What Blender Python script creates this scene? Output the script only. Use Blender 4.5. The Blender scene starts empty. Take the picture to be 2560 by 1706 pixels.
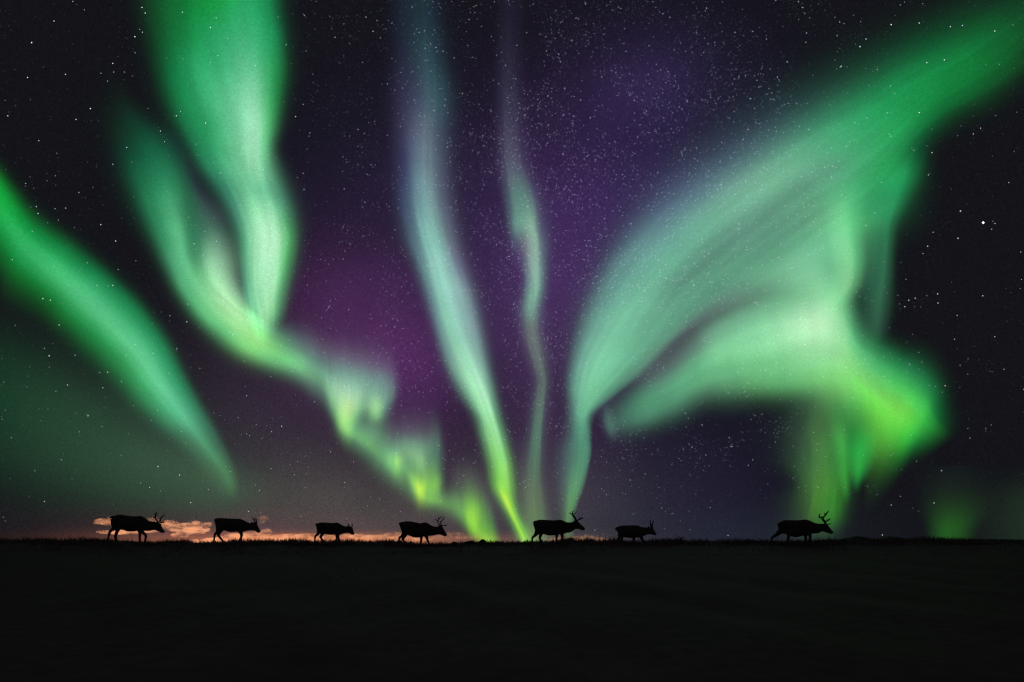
import bpy, bmesh, math, random
import numpy as np
from mathutils import Vector, noise as mnoise

random.seed(11)
RNG = np.random.default_rng(11)
sc = bpy.context.scene
C = sc.collection

# ------------------------------------------------------------------ camera
F = 1422.0          # focal length in photo pixels (2560 wide): a 20 mm lens
H0 = 1364.0         # photo row of eye level
EYE = 1.5           # eye height above the ground at the camera
YC = 21.0           # distance to the crest the herd walks along
MPP = YC / F        # metres per photo pixel on the crest
cam = bpy.data.cameras.new('camera')
cam.sensor_width = 36.0
cam.lens = 36.0 * F / 2560.0
cam.shift_y = (H0 - 853.0) / 2560.0
cam.clip_start = 0.1
cam.clip_end = 900000.0
cam_o = bpy.data.objects.new('camera', cam)
C.objects.link(cam_o)
cam_o.location = (0, 0, EYE)
cam_o.rotation_euler = (math.radians(90), 0, 0)
sc.camera = cam_o


def lin(c):
    return tuple((x / 255 / 12.92) if x / 255 <= 0.04045 else ((x / 255 + 0.055) / 1.055) ** 2.4 for x in c)


def direction(u, v):
    d = Vector(((u - 1280.0) / F, 1.0, (H0 - v) / F))
    return d.normalized()


K = 2560.0 / 2353.0     # the study picture of the photo was 2353 px wide

# ------------------------------------------------------------------ world: the night sky
world = bpy.data.worlds.new('World')
sc.world = world
world.use_nodes = True
nt = world.node_tree
nt.nodes.clear()
w_out = nt.nodes.new('ShaderNodeOutputWorld')
w_bg = nt.nodes.new('ShaderNodeBackground')
w_bg.inputs['Strength'].default_value = 1.0
nt.links.new(w_bg.outputs[0], w_out.inputs[0])
w_tc = nt.nodes.new('ShaderNodeTexCoord')
w_sep = nt.nodes.new('ShaderNodeSeparateXYZ')
nt.links.new(w_tc.outputs['Generated'], w_sep.inputs[0])


def wmath(op, a, b=None, c=None):
    n = nt.nodes.new('ShaderNodeMath')
    n.operation = op
    for i, x in enumerate((a, b, c)):
        if x is None:
            continue
        if isinstance(x, (int, float)):
            n.inputs[i].default_value = x
        else:
            nt.links.new(x, n.inputs[i])
    return n.outputs[0]


w_az = wmath('ARCTAN2', w_sep.outputs[0], w_sep.outputs[1])
w_el = wmath('ARCSINE', w_sep.outputs[2])
w_noise = nt.nodes.new('ShaderNodeTexNoise')
w_noise.inputs['Scale'].default_value = 5.0
w_noise.inputs['Detail'].default_value = 4.0
nt.links.new(w_tc.outputs['Generated'], w_noise.inputs['Vector'])
w_nf = wmath('MULTIPLY_ADD', w_noise.outputs[0], 0.9, 0.55)

SKY_BASE = (0.0068, 0.0069, 0.0096)
# airglow: centre in study pixels, half-widths in study pixels, added colour (linear)
LOBES = [
    (830, 760, 190, 170, (0.058, 0.012, 0.068)),
    (1360, 480, 260, 330, (0.014, 0.003, 0.034)),
    (950, 900, 110, 180, (0.026, 0.004, 0.034)),
    (1200, 680, 300, 320, (0.018, 0.008, 0.036)),
    (1250, 850, 170, 320, (0.026, 0.010, 0.036)),
    (1480, 190, 150, 110, (0.012, 0.007, 0.030)),
    (1560, 420, 260, 240, (0.006, 0.005, 0.022)),
    (880, 520, 240, 280, (0.006, 0.003, 0.015)),
    (800, 1180, 260, 110, (0.042, 0.041, 0.029)),
    (1000, 1150, 330, 140, (0.026, 0.018, 0.026)),
    (600, 960, 230, 180, (0.022, 0.013, 0.024)),
    (1560, 1150, 260, 220, (0.006, 0.004, 0.018)),
    (1300, 1200, 200, 130, (0.020, 0.024, 0.022)),
    (200, 1010, 300, 160, (0.003, 0.014, 0.006)),
    (430, 1100, 240, 90, (0.008, 0.016, 0.008)),
    (1700, 1230, 300, 60, (0.004, 0.007, 0.009)),
    (740, 1243, 290, 15, (0.44, 0.115, 0.026)),
    (420, 1235, 160, 22, (0.070, 0.030, 0.026)),
    (640, 1215, 330, 40, (0.040, 0.013, 0.020)),
    (1180, 1245, 240, 20, (0.05, 0.03, 0.022)),
]
acc = None
for (u, v, su, sv, col) in LOBES:
    d = direction(u * K, v * K)
    az, el = math.atan2(d.x, d.y), math.asin(d.z)
    d2 = direction((u + su) * K, v * K)
    d3 = direction(u * K, (v - sv) * K)
    sa = abs(math.atan2(d2.x, d2.y) - az)
    se = abs(math.asin(d3.z) - el)
    a = wmath('MULTIPLY_ADD', w_az, 1 / sa, -az / sa)
    e = wmath('MULTIPLY_ADD', w_el, 1 / se, -el / se)
    q = wmath('MULTIPLY_ADD', a, a, wmath('MULTIPLY', e, e))
    g = wmath('EXPONENT', wmath('MULTIPLY', q, -1.0))
    vm = nt.nodes.new('ShaderNodeVectorMath')
    vm.operation = 'SCALE'
    vm.inputs[0].default_value = col
    nt.links.new(g, vm.inputs['Scale'])
    if acc is None:
        acc = vm.outputs[0]
    else:
        ad = nt.nodes.new('ShaderNodeVectorMath')
        ad.operation = 'ADD'
        nt.links.new(acc, ad.inputs[0])
        nt.links.new(vm.outputs[0], ad.inputs[1])
        acc = ad.outputs[0]
w_mod = nt.nodes.new('ShaderNodeVectorMath')
w_mod.operation = 'SCALE'
nt.links.new(acc, w_mod.inputs[0])
nt.links.new(w_nf, w_mod.inputs['Scale'])
w_add = nt.nodes.new('ShaderNodeVectorMath')
w_add.operation = 'ADD'
nt.links.new(w_mod.outputs[0], w_add.inputs[0])
w_add.inputs[1].default_value = SKY_BASE
w_grain = nt.nodes.new('ShaderNodeTexNoise')          # fine film grain over the whole sky
w_grain.inputs['Scale'].default_value = 430.0
w_grain.inputs['Detail'].default_value = 2.0
nt.links.new(w_tc.outputs['Generated'], w_grain.inputs['Vector'])
w_fin = nt.nodes.new('ShaderNodeVectorMath')
w_fin.operation = 'SCALE'
nt.links.new(w_add.outputs[0], w_fin.inputs[0])
nt.links.new(wmath('MULTIPLY_ADD', w_grain.outputs[0], 1.0, 0.5), w_fin.inputs['Scale'])
nt.links.new(w_fin.outputs[0], w_bg.inputs['Color'])

# ------------------------------------------------------------------ the last afterglow: a sun on the horizon behind the clouds
sun = bpy.data.lights.new('sun', 'SUN')
sun.energy = 2.6
sun.angle = math.radians(0.6)
sun.color = (1.0, 0.39, 0.18)
sun_o = bpy.data.objects.new('sun', sun)
C.objects.link(sun_o)
SUN_AZ = math.radians(-30.0)
SUN_EL = math.radians(-0.45)
sun_dir = Vector((math.sin(SUN_AZ) * math.cos(SUN_EL), math.cos(SUN_AZ) * math.cos(SUN_EL), math.sin(SUN_EL)))
sun_o.rotation_euler = sun_dir.to_track_quat('Z', 'Y').to_euler()

# ------------------------------------------------------------------ render settings
sc.view_settings.view_transform = 'Standard'
sc.view_settings.look = 'None'
sc.view_settings.exposure = 0.0
sc.view_settings.gamma = 1.0
sc.view_settings.use_curve_mapping = False
sc.cycles.use_denoising = True
sc.cycles.use_adaptive_sampling = False
sc.cycles.transparent_max_bounces = 64
sc.cycles.filter_width = 1.3
sc.cycles.max_bounces = 5
sc.cycles.diffuse_bounces = 2
sc.cycles.volume_bounces = 1


# ------------------------------------------------------------------ helpers
def new_mat(name):
    m = bpy.data.materials.new(name)
    m.use_nodes = True
    m.node_tree.nodes.clear()
    return m, m.node_tree


def matte(name, c1, c2, scale, rough=0.9, bump=0.0, spec=0.1):
    m, t = new_mat(name)
    o = t.nodes.new('ShaderNodeOutputMaterial')
    b = t.nodes.new('ShaderNodeBsdfPrincipled')
    b.inputs['Roughness'].default_value = rough
    b.inputs['Specular IOR Level'].default_value = spec
    tc = t.nodes.new('ShaderNodeTexCoord')
    n = t.nodes.new('ShaderNodeTexNoise')
    n.inputs['Scale'].default_value = scale
    n.inputs['Detail'].default_value = 6
    t.links.new(tc.outputs['Object'], n.inputs['Vector'])
    r = t.nodes.new('ShaderNodeValToRGB')
    r.color_ramp.elements[0].position = 0.35
    r.color_ramp.elements[0].color = (*c1, 1)
    r.color_ramp.elements[1].position = 0.68
    r.color_ramp.elements[1].color = (*c2, 1)
    t.links.new(n.outputs[0], r.inputs[0])
    t.links.new(r.outputs[0], b.inputs['Base Color'])
    if bump:
        bp = t.nodes.new('ShaderNodeBump')
        bp.inputs['Strength'].default_value = bump
        t.links.new(n.outputs[0], bp.inputs['Height'])
        t.links.new(bp.outputs[0], b.inputs['Normal'])
    t.links.new(b.outputs[0], o.inputs[0])
    return m


def np_mesh(name, V, Fc):
    me = bpy.data.meshes.new(name)
    V = np.asarray(V, np.float32)
    Fc = np.asarray(Fc, np.int32)
    n = Fc.shape[1]
    me.vertices.add(len(V))
    me.vertices.foreach_set('co', V.ravel())
    me.loops.add(Fc.size)
    me.loops.foreach_set('vertex_index', Fc.ravel())
    me.polygons.add(len(Fc))
    me.polygons.foreach_set('loop_start', np.arange(0, Fc.size, n, dtype=np.int32))
    me.polygons.foreach_set('loop_total', np.full(len(Fc), n, np.int32))
    me.update(calc_edges=True)
    return me


def link(name, me, mat=None, parent=None, smooth=False):
    o = bpy.data.objects.new(name, me)
    C.objects.link(o)
    if mat is not None:
        me.materials.append(mat)
    if smooth and me is not None:
        me.polygons.foreach_set('use_smooth', np.ones(len(me.polygons), bool))
    if parent is not None:
        o.parent = parent
    return o


def tag(o, label=None, cat=None, group=None, kind=None):
    if label:
        o['label'] = label
    if cat:
        o['category'] = cat
    if group:
        o['group'] = group
    if kind:
        o['kind'] = kind
    return o


def thing(name, loc, label, cat, group=None):
    o = bpy.data.objects.new(name, None)
    C.objects.link(o)
    o.empty_display_size = 0.3
    o.location = loc
    return tag(o, label, cat, group)


def catmull(P, n):
    """Resample control rows P (m x k) to n rows with a Catmull-Rom curve."""
    P = np.asarray(P, float)
    m = len(P)
    if m == 2:
        s = np.linspace(0, 1, n)[:, None]
        return P[0] * (1 - s) + P[1] * s
    t = np.linspace(0, m - 1, n)
    i = np.clip(t.astype(int), 0, m - 2)
    f = (t - i)[:, None]
    p0 = P[np.clip(i - 1, 0, m - 1)]
    p1 = P[i]
    p2 = P[i + 1]
    p3 = P[np.clip(i + 2, 0, m - 1)]
    return 0.5 * ((2 * p1) + (-p0 + p2) * f + (2 * p0 - 5 * p1 + 4 * p2 - p3) * f ** 2 + (-p0 + 3 * p1 - 3 * p2 + p3) * f ** 3)


def tube(bm, pts, seg=10, sub=4, flat=1.0):
    """Closed tapered tube; pts = rows (x, y, z, r)."""
    P = catmull(pts, (len(pts) - 1) * sub + 1)
    rings = []
    n = len(P)
    for i in range(n):
        a = Vector(P[max(i - 1, 0)][:3])
        b = Vector(P[min(i + 1, n - 1)][:3])
        t = (b - a).normalized()
        side = t.cross(Vector((0, 1, 0)))
        if side.length < 1e-3:
            side = Vector((1, 0, 0))
        side.normalize()
        up = side.cross(t).normalized()
        r = max(P[i][3], 0.002)
        c = Vector(P[i][:3])
        rings.append([bm.verts.new(c + side * (math.cos(k * 2 * math.pi / seg) * r) + up * (math.sin(k * 2 * math.pi / seg) * r * flat)) for k in range(seg)])
    for i in range(n - 1):
        for k in range(seg):
            bm.faces.new((rings[i][k], rings[i][(k + 1) % seg], rings[i + 1][(k + 1) % seg], rings[i + 1][k]))
    bm.faces.new(list(reversed(rings[0])))
    bm.faces.new(rings[-1])


def bm_mesh(bm, name):
    bmesh.ops.recalc_face_normals(bm, faces=bm.faces)
    me = bpy.data.meshes.new(name)
    bm.to_mesh(me)
    bm.free()
    return me


# ------------------------------------------------------------------ ground
CREST = np.array([
    (-400, 1356), (0, 1355), (100, 1353), (180, 1352.5), (240, 1352), (262, 1354.5), (292, 1355), (310, 1352), (325, 1357), (345, 1359.5),
    (400, 1358.5), (440, 1358), (455, 1356), (475, 1361), (500, 1361), (520, 1358.5), (545, 1355), (565, 1358), (600, 1357),
    (625, 1354.5), (645, 1357.5), (680, 1355), (710, 1353.5), (740, 1354), (780, 1357.5), (792, 1358.5), (830, 1357), (870, 1357.5),
    (900, 1357), (960, 1357.5), (1000, 1358.5), (1020, 1361), (1040, 1363), (1080, 1363), (1110, 1362), (1160, 1362), (1225, 1359),
    (1280, 1358), (1320, 1355.5), (1340, 1357), (1380, 1356), (1400, 1357), (1410, 1352.5), (1430, 1351.5), (1445, 1356.5), (1470, 1354),
    (1490, 1355), (1520, 1353.5), (1545, 1354), (1560, 1357.5), (1600, 1358), (1640, 1358), (1670, 1354.5), (1700, 1355.5), (1735, 1357.5),
    (1770, 1355), (1800, 1357.5), (1830, 1357.5), (1870, 1355.5), (1920, 1358.5), (1960, 1358.5), (2000, 1358), (2020, 1355.5), (2060, 1353),
    (2080, 1352), (2130, 1353), (2180, 1353.5), (2240, 1354), (2280, 1352), (2360, 1351.5), (2400, 1352.5), (2480, 1355), (2560, 1358), (2960, 1357)])


def ground_z(x, y):
    x = np.asarray(x, float)
    y = np.asarray(y, float)
    u = 1280 + x / MPP
    vp = np.interp(u, CREST[:, 0], CREST[:, 1])
    mean = 1356.5
    detail = (mean - vp) * MPP * np.exp(-((y - YC) / 1.6) ** 2)
    crest = EYE + (H0 - mean) * MPP
    s = np.clip(y / YC, 0, 1)
    z = crest * s ** 1.25
    back = np.clip((y - YC) / 30.0, 0, 1)
    z = np.where(y > YC, crest - 0.75 * (back * back * (3 - 2 * back)) - 0.012 * np.clip(y - YC, 0, 6), z)
    fade = np.clip(1 - np.abs(y - 10) / 10.0, 0, 1)
    bumps = 0.05 * np.sin(x * 1.3 + 0.7 * y) * np.sin(y * 0.9 + 1.1) + 0.03 * np.sin(x * 2.9 + 1.7) * np.sin(y * 2.3 + x * 0.4)
    return z + detail + bumps * fade


def geo_axis(dense, far, n):
    g = np.geomspace(1.0, far, n)
    return np.concatenate([dense[0] - g[::-1], dense, dense[-1] + g])


xs = geo_axis(np.arange(-24, 24.01, 0.1), 32000, 24)
ys = geo_axis(np.concatenate([np.arange(-4, 18, 0.4), np.arange(18, 24, 0.12), np.arange(24, 60, 1.5)]), 32000, 24)
GX, GY = np.meshgrid(xs, ys)
GV = np.stack([GX.ravel(), GY.ravel(), ground_z(GX, GY).ravel()], 1)
nx, ny = len(xs), len(ys)
ii = np.arange(nx * ny).reshape(ny, nx)
GF = np.stack([ii[:-1, :-1].ravel(), ii[:-1, 1:].ravel(), ii[1:, 1:].ravel(), ii[1:, :-1].ravel()], 1)
m_ground = matte('heath', (0.21, 0.100, 0.12), (0.28, 0.130, 0.155), 5.0, bump=0.3)
ground = link('ground', np_mesh('ground', GV, GF), m_ground, smooth=True)
tag(ground, kind='structure')

# far hills on the right
hx = np.linspace(2040, 2700, 150)
HP = np.array([(2040, 1368), (2080, 1352), (2110, 1349.5), (2130, 1342.5), (2142, 1340), (2155, 1342.5), (2172, 1346.5), (2190, 1349.5), (2205, 1347.5),
               (2216, 1342.5), (2228, 1341), (2240, 1343), (2262, 1346), (2300, 1349), (2380, 1350), (2480, 1348), (2580, 1350), (2640, 1355), (2700, 1368)])
hv = np.interp(hx, HP[:, 0], HP[:, 1]) + 0.35 * np.sin(hx * 0.33) + 0.25 * np.sin(hx * 0.81)
HD = 9000.0
hz = EYE + (H0 - hv) / F * HD
prof = [(-900, 0.0), (-500, 0.42), (-180, 0.85), (0, 1.0), (260, 0.8), (900, 0.0)]
HV = []
for dy, k in prof:
    for i in range(len(hx)):
        HV.append(((hx[i] - 1280) / F * HD, HD + dy, max(hz[i], 1) * k + (0.6 if k == 0 else 0)))
n = len(hx)
HF = [(j * n + i, j * n + i + 1, (j + 1) * n + i + 1, (j + 1) * n + i) for j in range(len(prof) - 1) for i in range(n - 1)]
hills = link('hills', np_mesh('hills', HV, HF), matte('hill_rock', (0.03, 0.03, 0.035), (0.06, 0.06, 0.07), 0.004), smooth=True)
tag(hills, kind='structure')


# ------------------------------------------------------------------ aurora
def aurora_material():
    m, t = new_mat('aurora_light')
    o = t.nodes.new('ShaderNodeOutputMaterial')
    at = t.nodes.new('ShaderNodeAttribute')
    at.attribute_name = 'glow'
    tc = t.nodes.new('ShaderNodeTexCoord')
    nz = t.nodes.new('ShaderNodeTexNoise')
    nz.inputs['Scale'].default_value = 0.0045
    nz.inputs['Detail'].default_value = 2
    t.links.new(tc.outputs['Object'], nz.inputs['Vector'])
    ma = t.nodes.new('ShaderNodeMath')
    ma.operation = 'MULTIPLY_ADD'
    ma.inputs[1].default_value = 0.7
    ma.inputs[2].default_value = 0.65
    t.links.new(nz.outputs[0], ma.inputs[0])
    em = t.nodes.new('ShaderNodeEmission')
    t.links.new(at.outputs['Color'], em.inputs['Color'])
    t.links.new(ma.outputs[0], em.inputs['Strength'])
    tr = t.nodes.new('ShaderNodeBsdfTransparent')
    ad = t.nodes.new('ShaderNodeAddShader')
    t.links.new(em.outputs[0], ad.inputs[0])
    t.links.new(tr.outputs[0], ad.inputs[1])
    t.links.new(ad.outputs[0], o.inputs['Surface'])
    m.cycles.emission_sampling = 'NONE'
    return m


M_AUR = aurora_material()


def smooth_noise(n, freq, seed):
    r = np.random.default_rng(seed)
    k = max(int(freq), 2) + 4
    return np.interp(np.linspace(0, k - 1.001, n), np.arange(k), r.uniform(-1, 1, k))


BANDS = []
AUR_N = [0]


def fold(parent, stations, eL=1.0, eR=1.0, ce=(1.35, 1.0, 1.25), ray=0.0, rayf=20, streak=0.05, gain=1.0, name='fold', half=0):
    """One glowing sheet. stations: (Lx, Ly, Rx, Ry, peak position, sRGB colour at the peak) in study pixels."""
    AUR_N[0] += 1
    seed = 100 + AUR_N[0]
    base = 78000.0 + 900.0 * AUR_N[0]
    rows = []
    for (lx, ly, rx, ry, p, col) in stations:
        c = [max(a - b * 0.9, 0.0) for a, b in zip(lin(col), SKY_BASE)]
        rows.append([lx * K, ly * K, rx * K, ry * K, p, *[x ** 0.5 for x in c]])
    rows = np.array(rows)
    mid = 0.5 * (rows[:, 0:2] + rows[:, 2:4])
    length = np.sum(np.linalg.norm(np.diff(mid, axis=0), axis=1))
    ns = int(np.clip(length / 7, 24, 260))
    S = catmull(rows, ns)
    ntv = 41
    t = np.linspace(0, 1, ntv)
    p = np.clip(S[:, 4], 0.04, 0.96)[:, None]
    x = np.where(t[None] <= p, t[None] / p, (1 - t[None]) / (1 - p))
    f = 0.5 - 0.5 * np.cos(np.pi * x)
    e = np.where(t[None] <= p, eL, eR)
    f = f ** e
    # soft start and end along the length
    if ray:
        rn = 0.6 * smooth_noise(ns, rayf, seed) + 0.4 * smooth_noise(ns, rayf * 2.3, seed + 1)
        f = f * (1 + ray * rn[:, None] * (1 - 0.4 * x))
    if streak:
        sn = np.convolve(smooth_noise(ntv, 9, seed + 2), [0.25, 0.5, 0.25], 'same')
        ph = smooth_noise(ns, max(ns // 30, 3), seed + 3)
        f = f * (1 + streak * sn[None, :] * (1 + 0.6 * ph[:, None]))
    f = np.clip(f, 0, None)
    col = np.clip(S[:, 5:8], 0, None)[:, None, :] ** 2
    rgb = np.stack([col[..., k] * f ** ce[k] for k in range(3)], -1) * gain
    u = S[:, 0:1] * (1 - t) + S[:, 2:3] * t
    v = S[:, 1:2] * (1 - t) + S[:, 3:4] * t
    d = np.stack([(u - 1280) / F, np.ones_like(u), np.maximum((H0 - v) / F, 0.0006)], -1)
    d /= np.linalg.norm(d, axis=-1, keepdims=True)
    r = base / (0.55 + 0.75 * d[..., 2])
    thick = 0.015 * r * np.sqrt(np.clip(np.minimum(t, 1 - t) * 2, 0, 1))[None]
    front = d * (r - thick)[..., None]
    back = d * (r + thick)[..., None]
    V = np.concatenate([front.reshape(-1, 3), back.reshape(-1, 3)])
    V[:, 2] += EYE
    g = np.arange(ns * ntv).reshape(ns, ntv)
    q = np.stack([g[:-1, :-1].ravel(), g[:-1, 1:].ravel(), g[1:, 1:].ravel(), g[1:, :-1].ravel()], 1)
    Q = np.concatenate([q, q[:, ::-1] + ns * ntv])
    me = np_mesh('aurora_sheet', V, Q)
    a = me.color_attributes.new('glow', 'FLOAT_COLOR', 'POINT')
    cc = np.ones((2 * ns * ntv, 4), np.float32)
    cc[:, :3] = np.concatenate([rgb.reshape(-1, 3), rgb.reshape(-1, 3)]) * 0.5
    a.data.foreach_set('color', cc.ravel())
    return link(name, me, M_AUR, parent, smooth=True)


def aurora(label, name='aurora_band'):
    return thing(name, (0, 0, 0), label, 'aurora', 'aurora bands')


def grid_noise(ns, nt_, cs, ct, seed):
    r = np.random.default_rng(int(seed))
    T = r.uniform(-1, 1, (cs + 4, ct + 4))
    A = catmull(T, ns) if cs > 1 else np.repeat(T[:1], ns, 0)
    return catmull(A.T, nt_).T


def patch(pieces, rows, org=0.0, streak=0.05, gain=1.0, across=57, k=0.86720, skirt=0.24, orgy=0.0, rays=()):
    """A glowing sheet given by feature lines. rows: lists of (x, y, colour or 0) in 1476-px half-picture
    pixels (org = photo column of the half's left edge). pieces: (name, parent, first row, last row)."""
    AUR_N[0] += 1
    seed = 100 + AUR_N[0]
    base = 78000.0 + 900.0 * AUR_N[0]
    P = []
    for row in rows:
        q = []
        for (x, y, col) in row:
            cc_ = [0, 0, 0] if col == 0 else [max(p_ - q_, 0.0) for p_, q_ in zip(lin(col), SKY_BASE)]
            q.append([org + x * k, orgy + y * k] + [v_ ** 0.5 for v_ in cc_])
        P.append(q)
    P = np.array(P, float)                                  # rows x features x 5
    lo, hi = P[:, :1].copy(), P[:, -1:].copy()              # faint skirts beyond both rims
    lo[..., :2] += 1.0 * (P[:, :1, :2] - P[:, 1:2, :2])
    hi[..., :2] += 1.0 * (P[:, -1:, :2] - P[:, -2:-1, :2])
    P[:, 0, 2:] = np.maximum(P[:, 0, 2:], skirt * P[:, 1, 2:])
    P[:, -1, 2:] = np.maximum(P[:, -1, 2:], skirt * P[:, -2, 2:])
    lo[..., 2:] = 0
    hi[..., 2:] = 0
    P = np.concatenate([lo, P, hi], 1)
    m, kf, _ = P.shape
    L = np.max(np.sum(np.linalg.norm(np.diff(P[:, :, :2], axis=0), axis=2), axis=0))
    per = int(np.clip(L / 4.5 / (m - 1), 3, 18))
    ns = (m - 1) * per + 1
    S = catmull(P.reshape(m, -1), ns).reshape(ns, kf, 5)
    G = catmull(S.transpose(1, 0, 2).reshape(kf, -1), across).reshape(across, ns, 5).transpose(1, 0, 2)
    for ax in (0, 1):
        for _ in range(2):
            H = G.copy()
            if ax == 0:
                H[1:-1] = 0.25 * G[:-2] + 0.5 * G[1:-1] + 0.25 * G[2:]
            else:
                H[:, 1:-1] = 0.25 * G[:, :-2] + 0.5 * G[:, 1:-1] + 0.25 * G[:, 2:]
            G[..., 2:] = H[..., 2:]
    rgb = np.clip(G[..., 2:], 0, None) ** 2 * gain
    if streak:
        sn = np.convolve(smooth_noise(across, 12, seed + 2), [0.25, 0.5, 0.25], 'same')
        ph = smooth_noise(ns, max(ns // 30, 3), seed + 3)
        rgb = rgb * np.clip(1 + streak * sn[None, :] * (1 + 0.6 * ph[:, None]), 0, None)[..., None]
    for (amp, cs, ct) in rays:                              # fine rays and filaments: noise cells along and across
        nz_ = grid_noise(ns, across, cs, ct, seed + 7 * cs + ct)
        rgb = rgb * np.clip(1 + amp * nz_, 0.1, None)[..., None]
    u, v = G[..., 0], G[..., 1]
    d = np.stack([(u - 1280) / F, np.ones_like(u), np.maximum((H0 - v) / F, 0.0006)], -1)
    d /= np.linalg.norm(d, axis=-1, keepdims=True)
    r = base / (0.55 + 0.75 * d[..., 2])
    t = np.linspace(0, 1, across)
    thick = 0.015 * r * np.sqrt(np.clip(np.minimum(t, 1 - t) * 2, 0, 1))[None]
    out = []
    for (name, parent, r0, r1) in pieces:
        i0, i1 = r0 * per, (r1 * per if r1 >= 0 else ns - 1)
        f_, b_ = (d * (r - thick)[..., None])[i0:i1 + 1], (d * (r + thick)[..., None])[i0:i1 + 1]
        n_ = i1 - i0 + 1
        V = np.concatenate([f_.reshape(-1, 3), b_.reshape(-1, 3)])
        V[:, 2] += EYE
        g = np.arange(n_ * across).reshape(n_, across)
        q = np.stack([g[:-1, :-1].ravel(), g[:-1, 1:].ravel(), g[1:, 1:].ravel(), g[1:, :-1].ravel()], 1)
        me = np_mesh('aurora_sheet', V, np.concatenate([q, q[:, ::-1] + n_ * across]))
        at = me.color_attributes.new('glow', 'FLOAT_COLOR', 'POINT')
        cc_ = np.ones((2 * n_ * across, 4), np.float32)
        cc_[:, :3] = np.tile(rgb[i0:i1 + 1].reshape(-1, 3), (2, 1)) * 0.5
        at.data.foreach_set('color', cc_.ravel())
        out.append(link(name, me, M_AUR, parent, smooth=True))
    return out


def slim(rows, f0, f1):      # narrow a band about its bright line, from f0 at its first row to f1 at its last
    out = []
    for i, row in enumerate(rows):
        f = f0 + (f1 - f0) * i / (len(rows) - 1)
        cx, cy = row[len(row) // 2][:2]
        out.append([(cx + (x - cx) * f, cy + (y - cy) * f, c_) for (x, y, c_) in row])
    return out


def level(y, *pts):          # one feature row at a fixed height
    return [(p_[0], y, p_[1] if len(p_) == 2 else (0 if len(p_) == 1 else p_[1:])) for p_ in pts]


RIGHT = 1280.0

# A: diagonal band entering from the left edge
o = patch([('aurora_band', None, 0, -1)], slim([
    [(-160, 330, 0), (-160, 420, (20, 130, 50)), (-160, 500, (20, 140, 55)), (-160, 600, (14, 80, 36)), (-160, 720, 0)],
    [(-60, 400, 0), (-60, 490, (24, 150, 55)), (-60, 580, (24, 152, 62)), (-60, 680, (16, 95, 40)), (-60, 800, 0)],
    [(0, 462, 0), (0, 545, (23, 160, 60)), (0, 625, (32, 165, 76)), (0, 730, (18, 105, 45)), (-10, 840, 0)],
    [(110, 585, 0), (85, 640, (20, 128, 56)), (70, 710, (50, 176, 98)), (40, 790, (18, 102, 42)), (5, 890, 0)],
    [(235, 675, 0), (205, 728, (25, 126, 66)), (165, 790, (68, 186, 114)), (125, 860, (22, 108, 46)), (85, 940, 0)],
    [(345, 765, 0), (308, 808, (30, 130, 77)), (245, 860, (82, 191, 127)), (190, 920, (27, 120, 56)), (145, 995, 0)],
    [(435, 848, 0), (396, 888, (32, 134, 80)), (322, 935, (86, 193, 130)), (264, 985, (32, 130, 66)), (210, 1060, 0)],
    [(515, 955, 0), (472, 988, (36, 138, 86)), (402, 1020, (92, 196, 137)), (340, 1060, (42, 140, 76)), (280, 1130, 0)],
    [(570, 1062, 0), (526, 1084, (36, 133, 86)), (456, 1105, (94, 196, 140)), (404, 1135, (52, 150, 90)), (340, 1198, 0)],
    [(620, 1155, 0), (582, 1174, (42, 118, 82)), (521, 1190, (87, 186, 137)), (475, 1210, (60, 145, 100)), (410, 1258, 0)],
    [(670, 1245, 0), (632, 1262, (46, 102, 74)), (581, 1270, (68, 142, 102)), (540, 1280, (52, 106, 76)), (475, 1315, 0)],
    [(700, 1335, 0), (672, 1345, (42, 82, 56)), (640, 1350, (54, 112, 72)), (604, 1355, (45, 86, 58)), (535, 1385, 0)],
    [(712, 1400, 0), (690, 1400, (36, 64, 46)), (661, 1400, (43, 88, 54)), (630, 1400, (38, 66, 48)), (570, 1412, 0)],
    [(705, 1470, 0), (690, 1466, 0), (668, 1460, 0), (640, 1460, 0), (600, 1455, 0)],
], 1.0, 0.62), skirt=0.2, rays=[(0.06, 5, 22), (0.05, 24, 5)])[0]
tag(o, 'bright green aurora band slanting down from the left edge towards the first reindeer', 'aurora', 'aurora bands')

# B: dim diffuse veil under it
o = fold(None, [
    (-60, 640, -60, 1180, 0.4, (18, 46, 30)),
    (120, 730, 40, 1200, 0.4, (26, 54, 36)),
    (300, 860, 180, 1220, 0.4, (32, 58, 40)),
    (440, 960, 330, 1230, 0.4, (36, 62, 44)),
    (570, 1040, 470, 1230, 0.45, (34, 58, 42)),
    (660, 1080, 600, 1230, 0.45, (22, 24, 26)),
], ce=(1.0, 1.0, 1.0), name='aurora_veil')
tag(o, 'dim diffuse green aurora veil low on the left below the diagonal band', 'aurora', 'aurora bands')

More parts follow.
